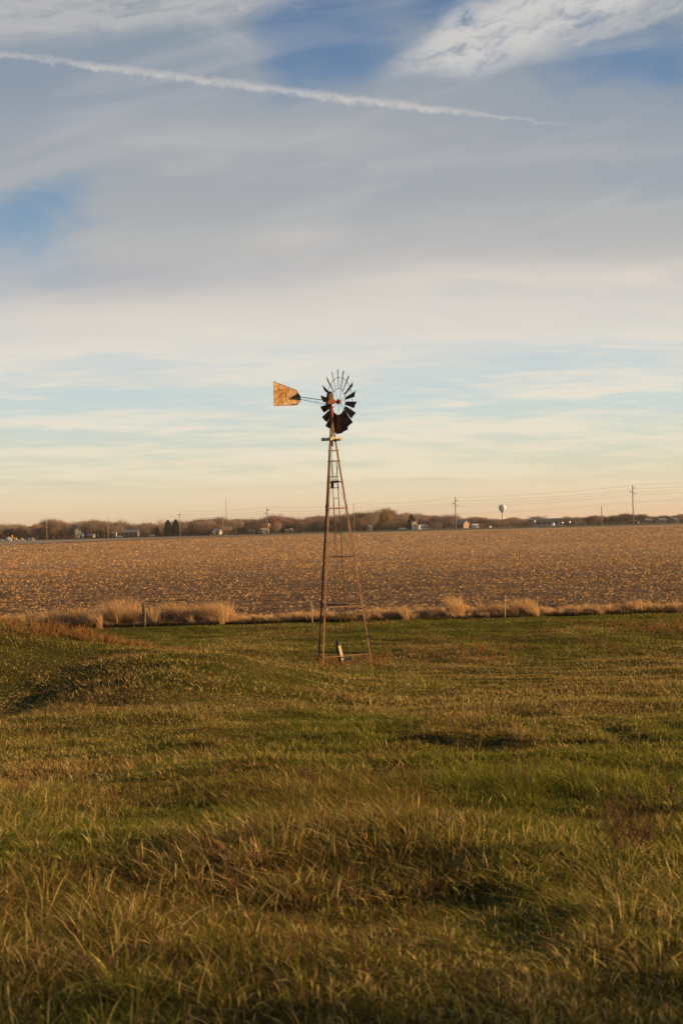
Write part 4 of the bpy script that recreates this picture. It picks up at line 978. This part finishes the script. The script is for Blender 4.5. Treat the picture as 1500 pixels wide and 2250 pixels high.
# ------------------------------------------------------------ buildings
def house(name, px, ybase, Y, wpx, hwall, roof, label, cat, wallm='cream', roofm='greyroof', depth=8.0, rz=0.0, gable='x', windows=2, door=True, group=None, chimney=False):
    p = P(px, ybase, Y); g = ground_far(Y)+0.3; W = wpx/F*Y; D = depth
    o = empty(name, (p.x, Y, g), label, cat, group, rz)
    H = hwall; wl = MB()
    if gable == 'x':   # ridge runs along x; gables on the sides
        wl.prism([(-W/2,-D/2,-.5), (-W/2,D/2,-.5), (-W/2,D/2,H), (-W/2,0,H+roof), (-W/2,-D/2,H)], (W,0,0))
        rf = MB()
        for s in (-1, 1):
            rf.prism([(-W/2-.3, s*(D/2+.35), H-.2*roof/ (D/2)), (-W/2-.3, 0, H+roof+.04), (-W/2-.3, 0, H+roof+.20), (-W/2-.3, s*(D/2+.35), H-.2*roof/(D/2)+.16)], (W+.6,0,0))
    else:
        wl.prism([(-W/2,-D/2,-.5), (W/2,-D/2,-.5), (W/2,-D/2,H), (0,-D/2,H+roof), (-W/2,-D/2,H)], (0,D,0))
        rf = MB()
        for s in (-1, 1):
            rf.prism([(s*(W/2+.35), -D/2-.3, H-.3*roof/(W/2)), (0, -D/2-.3, H+roof+.04), (0, -D/2-.3, H+roof+.22), (s*(W/2+.35), -D/2-.3, H-.3*roof/(W/2)+.18)], (0,D+.6,0))
    wl.build('wall', M[wallm], o); r_ = rf.build('roof', M[roofm], o)
    if chimney: MB().box((W*.2, 0, H+roof+.3), (.6,.6,1.4)).build('chimney', M['brick'], r_)
    for k in range(windows):
        x = -W/2+W*(k+0.5+(0.5 if door else 0))/(windows+(0.5 if door else 0)+.0) if windows else 0
        x = min(x, W/2-.7)
        MB().box((x, -D/2-.01, H*.55), (min(1.0, W*.14), .06, min(1.2, H*.4))).build('window', M['glass'], o)
    if door: MB().box((-W/2+W*.12+.4, -D/2-.01, min(1.05, H*.42)), (.95, .06, min(2.1, H*.84))).build('door', M['greywood'], o)
    return o
hs = house('farmhouse', 171, 1180, 742, 13, 4.2, 2.2, 'two storey white gabled farmhouse among the bare trees', 'house', 'cream', 'greyroof', 8, R(18), 'y', 2, True, chimney=True)
house('shed', 180, 1181, 735, 8, 2.0, .8, 'small white shed right in front of the gabled farmhouse', 'shed', 'white', 'greyroof', 4, 0.1, 'x', 1)
house('shed', 201, 1182, 735, 13, 1.5, .8, 'low tan roofed shed right of the small white shed', 'shed', 'greywood', 'metalroof', 5, -0.1, 'x', 1)
house('barn', 288, 1182, 742, 34, 2.6, 1.2, 'long low barn with a grey roof left of the silver car', 'barn', 'greywood', 'metalroof', 10, 0.05, 'x', 3)
house('trailer', 252, 1182, 732, 9, 2.6, .3, 'small pale box trailer right of the second utility pole', 'trailer', 'cream', 'cream', 3, 0, 'x', 1)
house('cabin', 478, 1177, 738, 14, 1.9, 1.4, 'small pale cabin just right of the billboard', 'cabin', 'cream', 'metalroof', 7, -0.1, 'x', 1)
house('cottage', 580, 1175, 738, 15, 2.0, .9, 'bright cream cottage at the foot of the pole with the transformer', 'cottage', 'cream', 'cream', 7, 0.35, 'x', 2)
house('kiosk', 631, 1172, 736, 6, 1.6, .5, 'tiny tan roadside kiosk left of the windmill', 'kiosk', 'sand', 'sand', 3, 0, 'x', 1)
house('kiosk', 640, 1171, 736, 5, 1.9, .5, 'tiny orange kiosk right of the tan one', 'kiosk', 'brick', 'sand', 3, 0, 'x', 1)
house('hut', 812, 1167, 738, 8, 2.2, .8, 'small tan hut right of the windmill among the trees', 'hut', 'sand', 'greyroof', 4, 0.2, 'x', 1)
house('shed', 924, 1165, 742, 26, 2.5, .4, 'long bright white shed right of the short bare pole', 'shed', 'white', 'greyroof', 5, 0.6, 'x', 3)
house('shed', 905, 1163, 752, 12, 4.3, .4, 'small white shed behind the left end of the long white shed', 'shed', 'cream', 'greyroof', 5, 0.5, 'x', 1)
house('hut', 963, 1164, 742, 10, 2.8, 1.1, 'small hut with a tan gable between the white shed and the middle transmission pole', 'hut', 'sand', 'metalroof', 4, 0.1, 'y', 1)
house('barn', 1015, 1162, 745, 20, 2.7, 1.5, 'small barn with pale roof and pinkish brick gable beside the middle transmission pole', 'barn', 'brick', 'metalroof', 9, R(-25), 'x', 2)
house('shed', 1042, 1161, 750, 12, 1.8, .5, 'low white shed left of the water tower', 'shed', 'white', 'white', 5, 0.2, 'x', 1)
# flat roofed brick building
YB = 880; p = P(1215, 1150, YB); o = empty('brick_building', (p.x, YB, ground_far(YB)), 'flat roofed orange brick building with pale fascias right of the water tower', 'building')
MB().box((-4, 0, 2.3), (18, 12, 4.6)).build('wall', M['cream'], o); MB().box((8.6, 0.3, 1.9), (7.0, 12, 3.8)).build('wall', M['brick'], o)
rf = MB().box((-4, 0, 4.85), (18.6, 12.6, .5)).build('roof', M['white'], o); MB().box((8.9, 0.3, 4.0), (8.4, 12.6, .42)).build('roof', M['cream'], o)
for x in (-10, -6.5, -3, .5): MB().box((x, -6.03, 2.2), (2.2, .08, 1.5)).build('window', M['glass'], o)
MB().box((7.5, -5.74, 1.2), (1.6, .08, 2.3)).build('door', M['glass'], o); MB().box((10.4, -5.74, 2.0), (1.6, .08, 1.2)).build('window', M['glass'], o)
p = P(1214, 1152.5, 760); o = empty('storage_tank', (p.x, 760, 0), 'round cream storage tank in front of the flat brick building', 'tank')
MB().lathe([(0.5,p.z-.95),(0.85,p.z-.6),(1.0,p.z),(0.85,p.z+.6),(0.4,p.z+.92)], n=16).build('shell', M['white'], o, True); MB().box((0,0,p.z/2-.45), (1.2,1.2,max(.4,p.z-.9))).build('stand', M['greywood'], o)
for px, py, lb in ((1174.5, 1145.5, 'small white floodlit sign on the dark tree left of the brick building'), (1235.5, 1148.5, 'white roadside board by the door of the brick building'), (1251.5, 1147, 'white roadside board at the right end of the brick building')):
    p = P(px, py, 800); g = ground_far(800); o = empty('signboard', (p.x, 800, g), lb.replace('floodlit sign on', 'signboard before'), 'signboard', 'white boards near the brick building')
    MB().box((0,0,p.z-g), (.8,.08,.8), 0.7).build('panel', M['white'], o); MB().tube((0,.08,-.2), (0,.08,p.z-g-.3), .06, n=5).build('pole', M['polewood'], o)
p = P(1076, 1158.5, 750); o = empty('storage_tank', (p.x, 750, 0), 'tiny white tank left of the water tower base', 'tank')
MB().lathe([(.6,0),(.75,.3),(.75,p.z+.3),(.3,p.z+.75)], n=12).build('shell', M['white'], o, True)
for px, wp, lb in ((1420, 12, 'low dark roofed house behind the car to its right'), (1452, 16, 'low pale house under the umbrella shaped tree'), (1480, 10, 'small house left of the reddish tree at the right edge')):
    house('house', px, 1150, 870, wp, 2.0, 1.0, lb, 'house', 'cream' if px > 1430 else 'greywood', 'greyroof', 8, 0.15, 'x', 2, group='small houses at the right edge')

# ------------------------------------------------------------ signs by the road
p = P(470, 1168, 712); g = -0.1; o = empty('billboard', (p.x, 712, g), 'white roadside billboard on two posts', 'billboard'); hb = p.z-g
MB().prism([(-1.1,0,hb-.35), (0.6,0,hb-.75), (.75,0,hb+1.0), (-.1,0,hb+.75)], (0,.15,0)).build('panel', M['white'], o)
for x in (-.55, .45): MB().tube((x,.25,-.3), (x,.25,hb+.3), .12, n=6).build('post', M['plank'], o)
for px, yt, lb in ((549, 1166, 'left of the two small round roadside signs left of the windmill'), (557.5, 1166, 'right of the two small round roadside signs left of the windmill')):
    p = P(px, yt, 720); o = empty('road_sign', (p.x, 720, 0.2), lb, 'road sign', 'small road signs'); z = p.z-.2
    MB().tube((0,0,z), (0,.06,z), .55, n=10).build('panel', M['green_sign'], o); MB().tube((0,.12,-.3), (0,.12,z+.3), .08, n=5).build('post', M['galv'], o)
for px, py, lb in ((497, 1175, 'small cream board on a post right of the pole below the mast'), (510, 1175.5, 'small cream board left of the two round signs')):
    p = P(px, py, 716); o = empty('signboard', (p.x, 716, 0), lb, 'signboard', 'low boards by the far road')
    MB().box((0,0,max(p.z,.6)), (1.6 if px < 500 else .9,.08,.55)).build('panel', M['sand'], o); MB().tube((-.3,.07,-.3), (-.3,.07,max(p.z,.6)), .08, n=5).build('post', M['plank'], o)
for px, h_, lb in ((463.5, 1.2, 'short pale marker post left of the billboard posts'), (482, 1.2, 'short pale marker post between the billboard and the pole'), (665.5, 1.0, 'short orange marker post left of the windmill on the field edge')):
    p = P(px, 1170, 712); tag(MB().lathe([(.14,-.3),(.13,h_-.1),(.05,h_)], n=7).build('marker_post', M['plank'], loc=(p.x, 712, -.05)), lb, 'marker post', 'marker posts by the far road')

# ------------------------------------------------------------ gravel piles and loader
def pile(px, wpx, ytop, Y, mat, label, seed):
    p = P(px, ytop, Y); h = p.z-0.0; r0 = wpx/2/F*Y; sr = random.Random(seed); n = 26; mb = MB()
    prof = [(1.0,0),(0.8,.16),(0.55,.42),(0.32,.70),(0.15,.92),(0.0,1.0)]
    vs_ = []
    for a, (q, z) in enumerate(prof[:-1]):
        for i in range(n):
            t = 6.2832*i/n; k = 1+.10*math.sin(3*t+seed)+sr.uniform(-.04,.04); vs_.append((r0*q*k*math.cos(t), r0*q*k*.8*math.sin(t), h*z+sr.uniform(-.05,.05)*(z>0)-(.3 if z==0 else 0)))
    vs_.append((0,0,h)); fs = [(a*n+i, a*n+(i+1)%n, (a+1)*n+(i+1)%n, (a+1)*n+i) for a in range(4) for i in range(n)] + [(4*n+i, 4*n+(i+1)%n, 5*n) for i in range(n)]
    mb.add(vs_, fs); o = mb.build('gravel_pile', mat, loc=(p.x, Y, 0.1)); tag(o, label, 'gravel pile', 'gravel piles at far left')
pile(19, 34, 1179, 715, M['gravel'], 'largest and leftmost grey gravel pile', 1)
pile(48, 20, 1182, 716, M['gravel'], 'middle low grey gravel pile', 2)
pile(64, 12, 1182.5, 720, M['gravel'], 'small grey gravel pile tucked behind the tan one', 3)
pile(71, 18, 1181, 714, M['sand'], 'rightmost gravel pile, pale tan and sunlit', 4)
p = P(27, 1182, 726); o = empty('wheel_loader', (p.x, 726, .3), 'small yellow loader behind the largest gravel pile', 'loader')
MB().prism([(-1.6,-.8,.6),(1.4,-.8,.6),(1.4,-.8,1.5),(.2,-.8,1.7),(-1.6,-.8,1.5)], (0,1.6,0)).build('body', M['yellow'], o)
cb = MB().prism([(-.7,-.6,1.6),(.3,-.6,1.6),(.2,-.6,2.8),(-.6,-.6,2.8)], (0,1.2,0)).build('cab', M['yellow'], o); MB().box((-.2,-.62,2.2), (.6,.04,.8)).build('window', M['glass'], cb)
MB().prism([(1.5,-1,.3),(2.2,-1,.25),(2.3,-1,1.2),(1.5,-1,.9)], (0,2,0)).build('bucket', M['yellow'], o)
for x in (-1.1, 1.0):
    for s in (-1, 1): MB().tube((x,s*.75,.5), (x,s*1.05,.5), .52, n=12).build('wheel', M['rubber'], o)
for px, m_, lb in ((3, 'white', 'white pickup at the left edge before the gravel piles'), (34, 'cream', 'cream pickup between the gravel piles')):
    pass

# ------------------------------------------------------------ cars
def car(px, Y, z, L, paint, label, flip=1, lamp=False, rz=0.0):
    p = P(px, 1170, Y); o = empty('car', (p.x, Y, z), label, 'car', None, rz); s = L/4.5; f = flip
    body = [(-2.2,.30),(2.15,.30),(2.25,.55),(2.15,.78),(1.2,.95),(-1.9,1.0),(-2.25,.85),(-2.25,.45)]
    MB().prism([(f*x*s,-.85*s,z_*s) for x, z_ in body], (0,1.7*s,0)).build('body', paint, o)
    cab = [(-1.75,.97),(1.1,.93),(.35,1.42),(-1.15,1.45)]
    MB().prism([(f*x*s,-.72*s,z_*s) for x, z_ in cab], (0,1.44*s,0)).build('cabin', paint, o)
    for q in ([(-1.5,1.02),(-.45,1.0),(-.45,1.36),(-1.08,1.37)], [(-.35,1.0),(.85,.98),(.3,1.34),(-.35,1.36)]):
        MB().prism([(f*x*s,-.735*s,z_*s) for x, z_ in q], (0,1.47*s,0)).build('window', M['glass'], o)
    for x in (-1.4, 1.35):
        for y in (-.87, .67):
            wv = MB().tube((f*x*s,y*s,.33*s), (f*x*s,(y+.2)*s,.33*s), .33*s, n=14).build('wheel', M['rubber'], o)
            MB().tube((f*x*s,(y-.012)*s,.33*s), (f*x*s,(y+.212)*s,.33*s), .18*s, n=10).build('rim', M['galv'], wv)
    for y in (-.6, .6): MB().box((f*2.2*s,y*s,.68*s), (.12*s,.3*s,.16*s)).build('headlight', M['lamp'] if lamp else M['glass'], o)
    return o
car(1391, 712, 0.78, 4.9, M['blackcar'], 'black hatchback with its headlight shining on the road below the tallest pole', 1, True, R(-14))
car(332, 728, 0.40, 3.6, M['silver'], 'small silver blue car on the road left of the dark conifer', -1)
car(885, 728, 0.74, 4.2, M['whitecar'], 'white car left of the long white shed', 1)
car(262, 730, 0.40, 3.2, M['whitecar'], 'small white car beside the pale box trailer', 1)
car(3, 712, 0.1, 3.0, M['whitecar'], 'white car at the far left edge before the gravel piles', 1)
car(34.5, 712, 0.1, 3.4, M['whitecar'], 'white car between the largest and the middle gravel pile', 1)

# ------------------------------------------------------------ thin air haze
hm_ = bpy.data.materials.new('haze_air'); hm_.use_nodes = True; nt = hm_.node_tree; nt.nodes.clear()
o_ = nt.nodes.new('ShaderNodeOutputMaterial'); pv = nt.nodes.new('ShaderNodeVolumePrincipled')
pv.inputs['Color'].default_value = (0.86, 0.80, 0.78, 1); pv.inputs['Density'].default_value = 0.00008; pv.inputs['Anisotropy'].default_value = 0.2
nt.links.new(pv.outputs[0], o_.inputs['Volume'])
hz = MB().box((0, 8000, 9.0), (36000, 17000, 44.0)).build('haze', hm_); tag(hz, kind='stuff', label='thin pale haze in the air over the field and trees', cat='haze')
